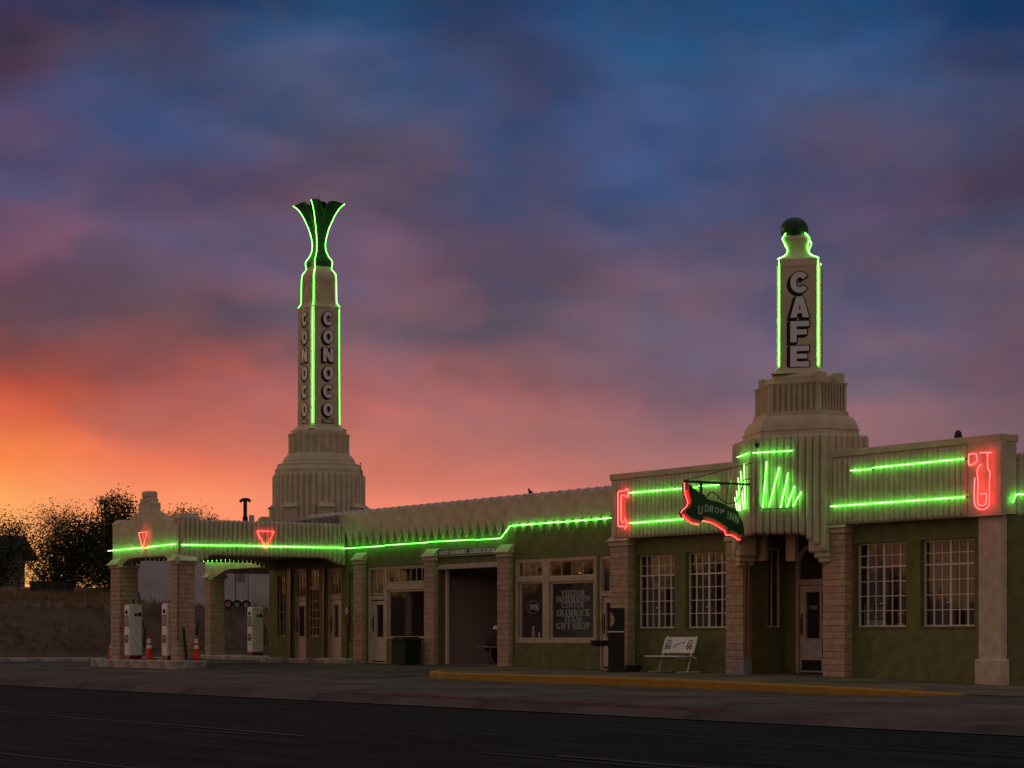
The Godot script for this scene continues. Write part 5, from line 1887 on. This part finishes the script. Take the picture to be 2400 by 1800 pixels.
func cone(at: Vector3, lean: float, label: String) -> void:
	var t := thing("traffic_cone", label, "traffic cone", at, 0.0, "orange traffic cones")
	t.rotation.z = lean
	boxpart(t, "base", Vector3(-0.17, 0, -0.17), Vector3(0.17, 0.035, 0.17), M.black_paint, 0.01)
	var r := func(y): return lerpf(0.12, 0.03, y / 0.72)
	var b := B.new()
	b.lathe([Vector2(0.15, 0.035), Vector2(0.125, 0.05), Vector2(r.call(0.05), 0.055), Vector2(r.call(0.7), 0.7), Vector2(0.022, 0.72)], Vector3.ZERO, 18)
	part(t, "body", b, M.orange)
	for q in [[0.34, 0.43], [0.5, 0.62]]:
		b = B.new()
		b.lathe([Vector2(r.call(q[0]) + 0.003, q[0]), Vector2(r.call(q[1]) + 0.003, q[1])], Vector3.ZERO, 18, false)
		part(t, "band", b, M.band)


# ---------------------------------------------------------------- things along the walk

func build_street_things() -> void:
	# lettered board over the garage opening
	var s := thing("lettered_board", "long dark board reading AUTO LAUNDRY LUBRICATION above the garage opening", "sign", Vector3(6.98, 3.25, 0.02))
	boxpart(s, "board", Vector3(-1.52, -0.095, 0), Vector3(1.52, 0.095, 0.04), M.navy, 0.006)
	var fr := B.new()
	holed(fr, -1.535, 1.535, -0.11, 0.11, [[-1.51, -0.088, 1.51, 0.088]], -0.01, 0.047)
	part(s, "border", fr, M.mint)
	var slant := Transform3D(Basis(Vector3(1, 0, 0), Vector3(0.18, 1, 0), Vector3(0, 0, 1)), Vector3.ZERO)
	letters(s, "lettering", "AUTO LAUNDRY . LUBRICATION", Transform3D(Basis(), Vector3(0.0, 0, 0.038)) * slant, Vector2(2.9, 0.125), 0.008, M.letter, false, 700, 0.5)
	# unlit OPEN sign in the gift shop window
	s = thing("open_sign", "dark oval unlit OPEN sign hanging in the gift shop window", "sign", Vector3(9.82, 1.67, -0.3))
	var b := B.new()
	b.loft([oval(0.34, 0.2, -0.03), oval(0.345, 0.205, -0.01), oval(0.33, 0.19, 0.0)])
	part(s, "panel", b, M.black_paint)
	b = B.new()
	var ring := []
	for i in 32:
		ring.append(Vector3(sin(TAU * i / 32) * 0.3, cos(TAU * i / 32) * 0.165, 0.02))
	b.tube(ring, 0.008, 6, true)
	part(s, "tube_ring", b, M.letter)
	letters(s, "lettering", "OPEN", Transform3D(Basis(), Vector3(0, 0, 0.008)), Vector2(0.4, 0.15), 0.012, M.letter)
	# goods in the window corner
	var names := ["tall pale figurine at the left of the gift shop window goods", "small blue jar next to the tall figurine in the window", "white cup between two blue jars in the gift shop window", "blue jar at the right end of the gift shop window goods"]
	for i in 4:
		var q := thing("window_trinket", names[i], "ornament", Vector3(9.62 + i * 0.14, 0.87, -0.42 - 0.06 * (i % 2)), 0.0, "goods in the gift shop window")
		b = B.new()
		var hgt: float = 0.32 if i == 0 else 0.1 + 0.05 * ((i * 5) % 3)
		b.lathe([Vector2(0.035, 0), Vector2(0.045, hgt * 0.25), Vector2(0.03, hgt * 0.55), Vector2(0.04, hgt * 0.8), Vector2(0.0, hgt)], Vector3.ZERO, 8)
		part(q, "body", b, [M.letter, M.navy, M.band, M.navy][i])
		b = B.new()
		b.lathe([Vector2(0.05, -0.006), Vector2(0.05, 0.006)], Vector3.ZERO, 8)
		part(q, "foot", b, M.black_paint)
	boxpart(get_node("garage_building"), "display_shelf", Vector3(9.4, 0.8, -1.25), Vector3(10.65, 0.86, -0.2), M.frame, 0.0)
	# amber lamp added inside the gift shop to put orange into the top panes
	s = thing("added_shop_lamp", "hanging lamp added inside the gift shop for an orange glow in the top panes", "lamp", Vector3(10.1, 2.6, -1.6))
	b = B.new()
	b.lathe([Vector2(0.03, 0.16), Vector2(0.16, 0.0)], Vector3.ZERO, 16, false)
	part(s, "lamp_shade", b, M.amber)
	b = B.new()
	b.loft(ellipse_rings(Vector3(0, 0.03, 0), Vector3(0.035, 0.045, 0.035), 10, 6), true, true)
	var glow := mat(lin(0.8, 0.6, 0.3), 0.5)
	glow.emission_enabled = true
	glow.emission = Color(1.0, 0.62, 0.25)
	glow.emission_energy_multiplier = 1.5
	part(s, "bulb", b, glow)
	b = B.new()
	b.tube([Vector3(0, 0.16, 0), Vector3(0, 1.55, 0)], 0.008, 5)
	part(s, "cord", b, M.black)
	var om := OmniLight3D.new()
	om.name = "lamp_light"
	om.light_color = Color(1.0, 0.6, 0.22)
	om.light_energy = 0.012
	om.light_size = 0.04
	om.omni_range = 8.0
	om.shadow_enabled = true
	om.position = Vector3(10.1, 2.63, -1.6)
	add_child(om)
	# litter bin
	s = thing("litter_bin", "dark green slatted litter bin below the shop window", "litter bin", Vector3(4.55, 0.08, 0.55))
	b = B.new()
	b.cbox(Vector3(-0.36, 0.02, -0.26), Vector3(0.36, 0.72, 0.26), 0.03)
	part(s, "liner", b, M.black)
	for i in 11:
		for k in [-1.0, 1.0]:
			boxpart(s, "slat", Vector3(-0.38 + i * 0.07, 0.03, 0.262 * k - 0.012), Vector3(-0.33 + i * 0.07, 0.7, 0.262 * k + 0.012), M.bin, 0.004)
	for i in 7:
		boxpart(s, "slat", Vector3(0.362, 0.03, -0.25 + i * 0.075), Vector3(0.385, 0.7, -0.2 + i * 0.075), M.bin, 0.004)
	boxpart(s, "rim", Vector3(-0.4, 0.7, -0.3), Vector3(0.4, 0.76, 0.3), M.bin, 0.02)
	boxpart(s, "lid", Vector3(-0.34, 0.76, -0.24), Vector3(0.34, 0.8, 0.24), M.bin, 0.02)
	# diamond post sign by the first pier
	s = thing("post_sign", "black round route sign on a dark post beside the first brick pier", "sign", Vector3(1.02, 0.24, 0.5))
	b = B.new()
	b.cbox(Vector3(-0.028, 0, -0.028), Vector3(0.028, 1.0, 0.028), 0.006)
	part(s, "post", b, M.black_paint)
	boxpart(s, "plate", Vector3(-0.15, 0.98, 0.0), Vector3(0.12, 1.24, 0.03), M.maroon, 0.006)
	b = B.new()
	b.lathe([Vector2(0.165, -0.015), Vector2(0.165, 0.015)], Vector3.ZERO, 24)
	put(s, "disc", b.mesh(), M.black_paint, Transform3D(Basis(Vector3(1, 0, 0), PI / 2), Vector3(-0.02, 1.42, 0.01)))
	b = B.new()
	b.prism(arr2([-0.09, 0, 0, -0.12, 0.09, 0, 0, 0.12]), 0.025, 0.03, Transform3D(Basis(), Vector3(-0.02, 1.42, 0)))
	part(s, "diamond", b, M.letter)
	letters(s, "lettering", "TX", Transform3D(Basis(), Vector3(-0.02, 1.42, 0.03)), Vector2(0.1, 0.1), 0.004, M.black_paint)
	# black bottle-filling fountain
	s = thing("drinking_fountain", "tall black drinking fountain with a scooped bottle filler by the gift shop door", "drinking fountain", Vector3(15.2, 0.02, 0.9), 0.85)
	b = B.new()
	b.prism(arr2([-0.19, 0, 0.19, 0, 0.19, 1.56, -0.21, 1.56, -0.21, 1.5, -0.12, 1.45, -0.06, 1.38, -0.03, 1.29, -0.04, 1.2, -0.09, 1.12, -0.19, 1.08]), -0.14, 0.14)
	part(s, "tower", b, M.black_paint)
	b = B.new()
	b.cbox(Vector3(-0.21, 0.96, -0.16), Vector3(0.21, 0.99, 0.16), 0.008)
	part(s, "steel_band", b, M.chrome)
	b = B.new()
	b.loft([oval3(Vector3(-0.42, 0.62, 0.0), 0.12, 0.12), oval3(Vector3(-0.42, 0.66, 0.0), 0.2, 0.18), oval3(Vector3(-0.42, 0.77, 0.0), 0.23, 0.2), oval3(Vector3(-0.42, 0.77, 0.0), 0.19, 0.16), oval3(Vector3(-0.42, 0.7, 0.0), 0.12, 0.1)])
	b.cbox(Vector3(-0.4, 0.63, -0.1), Vector3(-0.15, 0.74, 0.1), 0.02)
	part(s, "basin", b, M.black_paint)
	b = B.new()
	b.tube(smooth_path([Vector3(-0.3, 0.76, 0.0), Vector3(-0.3, 0.84, 0.0), Vector3(-0.36, 0.86, 0.0)], 4), 0.014, 6)
	part(s, "spout", b, M.chrome)
	b = B.new()
	b.loft([oval3(Vector3(0.42, 0.0, 0.0), 0.14, 0.14), oval3(Vector3(0.42, 0.12, 0.0), 0.2, 0.18), oval3(Vector3(0.42, 0.16, 0.0), 0.21, 0.19), oval3(Vector3(0.42, 0.16, 0.0), 0.17, 0.15), oval3(Vector3(0.42, 0.1, 0.0), 0.1, 0.1)])
	b.cbox(Vector3(0.16, 0.0, -0.1), Vector3(0.4, 0.1, 0.1), 0.02)
	part(s, "pet_bowl", b, M.black_paint)
	boxpart(s, "foot_plate", Vector3(-0.24, -0.01, -0.19), Vector3(0.24, 0.02, 0.19), M.iron, 0.006)
	# small box on the ground beside it
	s = thing("ground_box", "short grey box on the walk beside the drinking fountain", "utility box", Vector3(14.86, 0.02, 0.72))
	boxpart(s, "body", Vector3(-0.11, 0, -0.1), Vector3(0.11, 0.37, 0.1), M.board, 0.012)
	boxpart(s, "lid", Vector3(-0.12, 0.37, -0.11), Vector3(0.12, 0.39, 0.11), M.board, 0.006)
	# bench
	bench(Vector3(17.3, 0.012, 0.72))
	# old car nose in the garage
	car()


func oval(rx: float, ry: float, z: float) -> Array:
	var out := []
	for i in 28:
		out.append(Vector3(cos(TAU * i / 28) * rx, sin(TAU * i / 28) * ry, z))
	return out


func oval3(c: Vector3, rx: float, rz: float) -> Array:
	var out := []
	for i in 18:
		out.append(c + Vector3(sin(TAU * i / 18) * rx, 0, cos(TAU * i / 18) * rz))
	return out


func bench(at: Vector3) -> void:
	var s := thing("bench", "white metal bench with route 66 shields on its back, before the cafe windows", "bench", at)
	# local: x along, z forward
	var back := Transform3D(Basis(Vector3(1, 0, 0), -0.32), Vector3(0, 0.42, -0.06))
	var b := B.new()
	b.cbox(Vector3(-0.62, 0.06, -0.015), Vector3(0.62, 0.46, 0.01), 0.008, back)
	var pn := part(s, "backrest", b, M.white_paint)
	for x in [-0.42, 0.4]:
		letters(pn, "lettering", "66", back * Transform3D(Basis(), Vector3(x, 0.23, 0.008)), Vector2(0.22, 0.17), 0.004, M.letter_black)
		letters(pn, "lettering", "TEXAS", back * Transform3D(Basis(), Vector3(x, 0.36, 0.008)), Vector2(0.2, 0.055), 0.004, M.navy)
	letters(pn, "lettering", "U", back * Transform3D(Basis(), Vector3(-0.17, 0.23, 0.008)), Vector2(0.06, 0.09), 0.004, M.letter_black)
	var i := 0
	for ch in ["D", "R", "O", "P", "I", "N", "N"]:
		letters(pn, "lettering", ch, back * Transform3D(Basis(Vector3(0, 0, 1), 0.35 - i * 0.07), Vector3(-0.1 + i * 0.043 + (0.02 if i > 3 else 0.0), 0.26 + 0.055 * sin(i / 6.0 * PI * 0.6), 0.008)), Vector2(0.016 if ch == "I" else 0.032, 0.042), 0.004, M.letter_black)
		i += 1
	b = B.new()
	b.cbox(Vector3(-0.64, 0.385, -0.02), Vector3(0.64, 0.415, 0.42), 0.01)
	b.loft([[Vector3(-0.64, 0.385, -0.02), Vector3(-0.64, 0.415, -0.02), Vector3(-0.64, 0.36, -0.16), Vector3(-0.64, 0.33, -0.16)], [Vector3(0.64, 0.385, -0.02), Vector3(0.64, 0.415, -0.02), Vector3(0.64, 0.36, -0.16), Vector3(0.64, 0.33, -0.16)]])
	part(s, "seat", b, M.white_paint)
	for x in [-0.55, 0.55]:
		b = B.new()
		b.tube([Vector3(x, 0.03, 0.34), Vector3(x, 0.03, -0.3)], 0.02, 6)
		part(s, "foot", b, M.white_paint)
		b = B.new()
		b.tube([Vector3(x, 0.04, 0.05), Vector3(x, 0.42, -0.06), Vector3(x, 0.88, -0.225)], 0.019, 6)
		part(s, "leg", b, M.white_paint)
		b = B.new()
		b.tube([Vector3(x, 0.37, 0.38), Vector3(x, 0.35, -0.04)], 0.017, 6)
		part(s, "seat_rail", b, M.white_paint)


func car() -> void:
	var s := thing("vintage_car", "nose of an old dark car with round headlight just inside the garage", "car", Vector3(7.95, 0.11, -1.25))
	# local: nose along +z, x to the right; only the left front shows past the pier
	var b := B.new()
	var rings := []
	for q in [[-2.6, 0.5, 0.95, 0.75], [-1.4, 0.5, 1.1, 0.82], [-0.4, 0.5, 1.12, 0.7], [0.3, 0.52, 1.08, 0.52], [0.75, 0.55, 1.0, 0.36], [0.95, 0.55, 0.95, 0.3]]:
		var ring := []
		for k in 14:
			var f := TAU * k / 14
			ring.append(Vector3(sin(f) * q[3], lerpf(q[1], q[2], 0.5) + cos(f) * (q[2] - q[1]) / 2.0, q[0]))
		ring.reverse()
		rings.append(ring)
	b.loft(rings, true, true)
	part(s, "bonnet", b, M.car_paint)
	for side in [-1.0, 1.0]:
		b = B.new()
		var pts := []
		var rad := []
		for k in 9:
			var f := PI * 0.97 - PI * 0.9 * k / 8.0
			pts.append(Vector3(side * 0.68, 0.35 + sin(f) * 0.42, 0.35 - cos(f) * 0.48))
			rad.append(0.06 + 0.12 * sin(PI * k / 8.0))
		b.tube(pts, rad, 10)
		part(s, "fender", b, M.black_paint)
		b = B.new()
		var k2 := B.new()
		k2.lathe([Vector2(0.2, -0.08), Vector2(0.3, -0.09), Vector2(0.34, -0.05), Vector2(0.34, 0.05), Vector2(0.3, 0.09), Vector2(0.2, 0.08), Vector2(0.2, -0.08)], Vector3.ZERO, 20, false)
		var w := put(s, "wheel", k2.mesh(), M.rubber, Transform3D(Basis(Vector3(0, 0, 1), PI / 2), Vector3(side * 0.66, 0.34, 0.33)))
		k2 = B.new()
		k2.lathe([Vector2(0.2, 0.02), Vector2(0.1, 0.05), Vector2(0, 0.07)], Vector3.ZERO, 16, false)
		put(w, "hubcap", k2.mesh(), M.chrome)
		b = B.new()
		b.lathe([Vector2(0.03, -0.2), Vector2(0.1, -0.08), Vector2(0.125, 0.0), Vector2(0.125, 0.02)], Vector3.ZERO, 16)
		var h := put(s, "headlight", b.mesh(), M.chrome, Transform3D(Basis(Vector3(1, 0, 0), PI / 2), Vector3(side * 0.52, 0.97, 0.62)))
		b = B.new()
		b.lathe([Vector2(0.115, 0.02), Vector2(0.08, 0.045), Vector2(0, 0.055)], Vector3.ZERO, 16, false)
		put(h, "lens", b.mesh(), M.band)
	boxpart(s, "bumper", Vector3(-0.9, 0.46, 0.98), Vector3(0.9, 0.52, 1.02), M.chrome, 0.02)
	for i in 9:
		boxpart(s, "grille_bar", Vector3(-0.24 + i * 0.06 - 0.018, 0.55, 0.95), Vector3(-0.24 + i * 0.06 + 0.018, 0.98, 0.98), M.iron, 0.004)
	boxpart(s, "windscreen", Vector3(-0.6, 1.08, -0.75), Vector3(0.6, 1.5, -0.7), M.black_paint, 0.02)


# ---------------------------------------------------------------- background

func build_background() -> void:
	# pale ribbed steel shed on the rise
	var s := thing("steel_shed", "pale ribbed steel shed on the rise behind the filling station", "shed", Vector3(-27.6, 2.3, -8.2))
	var t := Transform3D(Basis(Vector3.UP, 0.95), Vector3(0, 0, 0))
	var b := B.new()
	holed(b, -3.1, 3.2, -0.5, 2.5, [[1.5, 0.0, 2.1, 1.65]], -0.15, 0.0, t)
	b.box(Vector3(-3.1, -0.5, -6.0), Vector3(-2.95, 2.5, -0.15), t)
	b.box(Vector3(3.05, -0.5, -6.0), Vector3(3.2, 2.5, -0.15), t)
	b.box(Vector3(-3.1, -0.5, -6.15), Vector3(3.2, 2.5, -6.0), t)
	part(s, "wall", b, M.siding)
	for i in 31:
		var x := -3.0 + i * 0.205
		var y0 := 1.7 if x > 1.42 and x < 2.18 else -0.5
		b = B.new()
		b.prism(arr2([x - 0.05, 0, x - 0.02, 0.03, x + 0.02, 0.03, x + 0.05, 0]), y0, 2.5, t * Transform3D(Basis(Vector3(1, 0, 0), Vector3(0, 0, 1), Vector3(0, 1, 0)), Vector3(0, 0, 0.001)))
		part(s, "siding_rib", b, M.siding)
	b = B.new()
	b.prism(arr2([-6.3, 2.5, 0.2, 2.5, -3.0, 3.1]), -3.2, 3.3, t * Transform3D(Basis(Vector3(0, 0, 1), Vector3(0, 1, 0), Vector3(-1, 0, 0)), Vector3(0, 0.0, 0)))
	part(s, "roof", b, M.roof)
	b = B.new()
	b.cbox(Vector3(1.53, 0.0, -0.1), Vector3(2.07, 1.62, -0.05), 0.01, t)
	var dr := part(s, "door", b, M.siding)
	b = B.new()
	b.cbox(Vector3(1.58, 0.95, -0.06), Vector3(1.95, 1.45, -0.035), 0.01, t)
	part(dr, "window", b, M.board)
	# house at the far left
	s = thing("small_house", "low dark house with a sloping roof at the far left edge", "house", Vector3(-54.5, 3.0, -8.0), 0.98)
	b = B.new()
	holed(b, -8.0, 1.3, -0.3, 2.3, [[-1.2, 0.9, -0.2, 1.9]], -5.2, -5.0 + 5.0)
	part(s, "wall", b, M.house_wall)
	b = B.new()
	b.prism(arr2([0.7, 2.15, 0.7, 2.3, -2.6, 3.4, -5.9, 2.3, -5.9, 2.15, -2.6, 3.25]), -1.9, 8.4, Transform3D(Basis(Vector3(0, 0, 1), Vector3(0, 1, 0), Vector3(-1, 0, 0)), Vector3.ZERO))
	var rf := part(s, "roof", b, M.house_roof)
	b = B.new()
	b.cbox(Vector3(-0.9, 2.7, -2.2), Vector3(-0.5, 3.8, -1.8), 0.02)
	part(rf, "chimney", b, M.house_wall)
	b = B.new()
	b.box(Vector3(-1.18, 0.92, -0.08), Vector3(-0.22, 1.88, -0.06))
	part(s, "window", b, M.glass)
	# container, low wall, posts
	b = B.new()
	b.cbox(Vector3(-0.9, 0, -0.6), Vector3(0.9, 0.75, 0.6), 0.03)
	for i in 7:
		b.box(Vector3(-0.85 + i * 0.27, 0.06, 0.601), Vector3(-0.77 + i * 0.27, 0.68, 0.64))
	s = thing("dumpster", "dark steel dumpster on the rise under the trees", "dumpster", Vector3(-40.0, 2.72, -6.4), 0.95)
	part(s, "bin", b, M.iron)
	boxpart(s, "lid", Vector3(-0.92, 0.75, -0.62), Vector3(0.92, 0.8, 0.62), M.black_paint, 0.02)
	s = thing("garden_wall", "long low pale wall under the dark trees", "wall", Vector3(-44.0, 2.7, -9.0), 0.95)
	for i in 8:
		boxpart(s, "panel", Vector3(-5.2 + i * 1.3, 0, -0.08), Vector3(-3.93 + i * 1.3, 0.62 + 0.02 * (i % 3), 0.08), M.house_wall, 0.02)
	for q in [[-25.0, -0.38, 0.55, 1.5, "thin dark fence post on the slope beside the side street"], [-42.0, -5.5, 2.75, 3.75, "dark post near the small house"]]:
		b = B.new()
		b.tube([Vector3(q[0], field_y(q[0], q[1]) - 0.1, q[1]), Vector3(q[0] + 0.01, q[3], q[1])], 0.04, 6)
		single("fence_post", b, M.black_paint, q[4], "fence post")
	b = B.new()
	b.tube([Vector3(-22.6, -0.05, 1.2), Vector3(-22.75, 0.55, 1.0)], 0.025, 5)
	single("leaning_stake", b, M.box_grey, "pale leaning stake at the far kerb of the side street", "stake")
	# trees against the sunset
	tree("bushy_tree", "dark bushy tree beside the small house at the left edge", Vector3(-49.5, 2.9, -7.3), [[Vector3(0, 2.2, 0), Vector3(2.0, 1.7, 1.8)], [Vector3(-1.2, 1.4, 0.6), Vector3(1.5, 1.3, 1.3)], [Vector3(0.6, 3.3, -0.5), Vector3(0.9, 0.9, 0.8)]], 9000, 0.17, 0.4, M.leaf_dark, 1)
	tree("airy_tree", "airy broad tree with the orange sky showing through its leaves", Vector3(-51.2, 2.9, -11.0), [[Vector3(0, 3.3, 0), Vector3(1.9, 1.6, 1.8)], [Vector3(1.2, 2.6, -1.2), Vector3(1.6, 1.5, 1.6)], [Vector3(-1.0, 2.2, 1.0), Vector3(1.3, 1.4, 1.3)], [Vector3(0.2, 1.1, 0.2), Vector3(1.5, 0.9, 1.4)]], 8500, 0.13, 0.6, M.leaf_light, 2)
	tree("dense_tree", "dense dark tree in the middle of the left tree line", Vector3(-45.6, 2.8, -9.8), [[Vector3(0, 2.7, 0), Vector3(1.7, 1.7, 1.7)], [Vector3(0.7, 3.5, -0.8), Vector3(1.1, 1.0, 1.1)], [Vector3(-0.6, 1.3, 0.5), Vector3(1.6, 1.3, 1.5)], [Vector3(0.9, 1.4, -1.0), Vector3(1.7, 1.6, 1.6)]], 17000, 0.18, 0.3, M.leaf_dark, 3)
	tree("windswept_tree", "tall dark windswept tree beside the canopy gable", Vector3(-42.3, 2.75, -10.6), [[Vector3(0.2, 4.3, -0.2), Vector3(0.85, 0.95, 0.9)], [Vector3(0.0, 3.3, 0.0), Vector3(1.1, 1.2, 1.1)], [Vector3(0.5, 3.0, -1.0), Vector3(1.0, 1.2, 1.0)], [Vector3(0.2, 1.6, -0.2), Vector3(1.7, 1.6, 1.7)], [Vector3(-0.3, 4.7, 0.5), Vector3(0.5, 0.4, 0.5)]], 19000, 0.17, 0.3, M.leaf_dark, 4)
	tree("roadside_tree", "low dark tree between the far canopy column and the tree line", Vector3(-41.0, 2.6, -12.5), [[Vector3(0, 1.8, 0), Vector3(1.8, 1.6, 1.8)], [Vector3(0.8, 1.0, -0.8), Vector3(1.6, 1.2, 1.5)]], 11000, 0.18, 0.3, M.leaf_dark, 5)
	tree("mesquite_tree", "spiky tree crown showing above the canopy roof", Vector3(-44.0, 3.0, -15.4), [[Vector3(0, 3.6, 0), Vector3(1.25, 0.9, 1.25)], [Vector3(0.7, 3.4, -0.9), Vector3(0.9, 0.8, 0.9)], [Vector3(-0.6, 3.2, 0.8), Vector3(0.9, 0.8, 0.9)]], 4200, 0.17, 0.65, M.leaf_light, 6)
	# trees across the street behind the photographer's left, mirrored in the shop windows
	for i in 6:
		tree("street_tree", ["first", "second", "third", "fourth", "fifth", "sixth"][i] + " dark tree of the row across the street, counted from the crossing", Vector3(-82.0 + i * 11.0, -0.5, 44.0 + 2.0 * sin(i * 2.0)), [[Vector3(0, 3.4, 0), Vector3(4.2, 2.0, 3.0)], [Vector3(2.6, 2.6, 0.5), Vector3(3.6, 1.9, 2.6)], [Vector3(-2.8, 2.4, -0.4), Vector3(3.4, 1.8, 2.6)]], 6000, 0.6, 0.2, M.leaf_dark, 20 + i)
	# weeds on the slope
	var blade := B.new()
	for k in 5:
		var a := TAU * k / 5 + 0.3 * k
		var d := Vector3(sin(a), 0, cos(a))
		var side := Vector3(d.z, 0, -d.x) * 0.02
		blade.tri(d * 0.03 - side, d * 0.03 + side, d * (0.08 + 0.03 * k) + Vector3(0, 0.22 + 0.04 * (k % 3), 0))
	var mm := MultiMesh.new()
	mm.transform_format = MultiMesh.TRANSFORM_3D
	mm.mesh = blade.mesh()
	mm.instance_count = 5200
	for i in 5200:
		var x := -22.6 - pow(rng.randf(), 1.3) * 22.0
		var z := rng.randf_range(-20.0, 9.0)
		mm.set_instance_transform(i, Transform3D(Basis(Vector3.UP, rng.randf() * TAU).scaled(Vector3.ONE * rng.randf_range(0.5, 1.5)), Vector3(x, field_y(x, z) - 0.02, z)))
	var gr := MultiMeshInstance3D.new()
	gr.name = "grass"
	gr.multimesh = mm
	gr.material_override = M.grass
	gr.set_meta("kind", "stuff")
	add_child(gr)


# crown of small leaf sprays spread through several lobes, denser towards twig ends
func tree(called: String, label: String, at: Vector3, lobes: Array, count: int, leaf: float, edge: float, m: Material, sd: int) -> void:
	var t := thing(called, label, "tree", at, 0.0, "trees on the rise")
	var r := RandomNumberGenerator.new()
	r.seed = sd * 101
	var trunk := B.new()
	var crown := B.new()
	var total := 0.0
	for l in lobes:
		total += l[1].x * l[1].y * l[1].z
	trunk.tube(smooth_path([Vector3(0, -0.4, 0), Vector3(0.06, 0.6, 0.05), lobes[0][0] * Vector3(0.6, 0.45, 0.6), lobes[0][0]], 4), [0.15, 0.145, 0.14, 0.13, 0.12, 0.11, 0.1, 0.09, 0.08, 0.07, 0.05, 0.035, 0.02], 8)
	for l in lobes:
		var c: Vector3 = l[0]
		var s: Vector3 = l[1]
		# limbs into the lobe
		for k in 5:
			var d := Vector3(r.randf_range(-1, 1), r.randf_range(-0.2, 1), r.randf_range(-1, 1)).normalized()
			var tip := c + d * s * 0.95
			trunk.tube([Vector3(c.x * 0.3, c.y * 0.35, c.z * 0.3), c.lerp(tip, 0.1) - Vector3(0, s.y * 0.3, 0), tip], [0.05, 0.03, 0.008], 5)
		var clumps := []
		var n_cl := int(22 + 40 * edge)
		for k in n_cl:
			var d := Vector3(r.randfn(), r.randfn(), r.randfn()).normalized()
			clumps.append(c + d * s * pow(r.randf(), 0.33) * r.randf_range(0.75, 1.08))
		var n := int(count * (s.x * s.y * s.z) / total)
		for k in n:
			var p: Vector3 = clumps[r.randi() % n_cl] + Vector3(r.randfn(), r.randfn(), r.randfn()) * 0.25 * s * lerpf(1.25, 0.7, edge)
			var u := Vector3(r.randfn(), r.randfn() * 0.7, r.randfn()).normalized() * leaf * r.randf_range(0.6, 1.3)
			var w := u.cross(Vector3(r.randfn(), r.randfn(), r.randfn())).normalized() * leaf * r.randf_range(0.25, 0.45)
			crown.tri(p - u * 0.5, p + w * 0.5, p + u * 0.5)
			crown.tri(p - u * 0.5, p + u * 0.5, p - w * 0.5)
	part(t, "trunk", trunk, M.bark)
	part(t, "crown", crown, m)
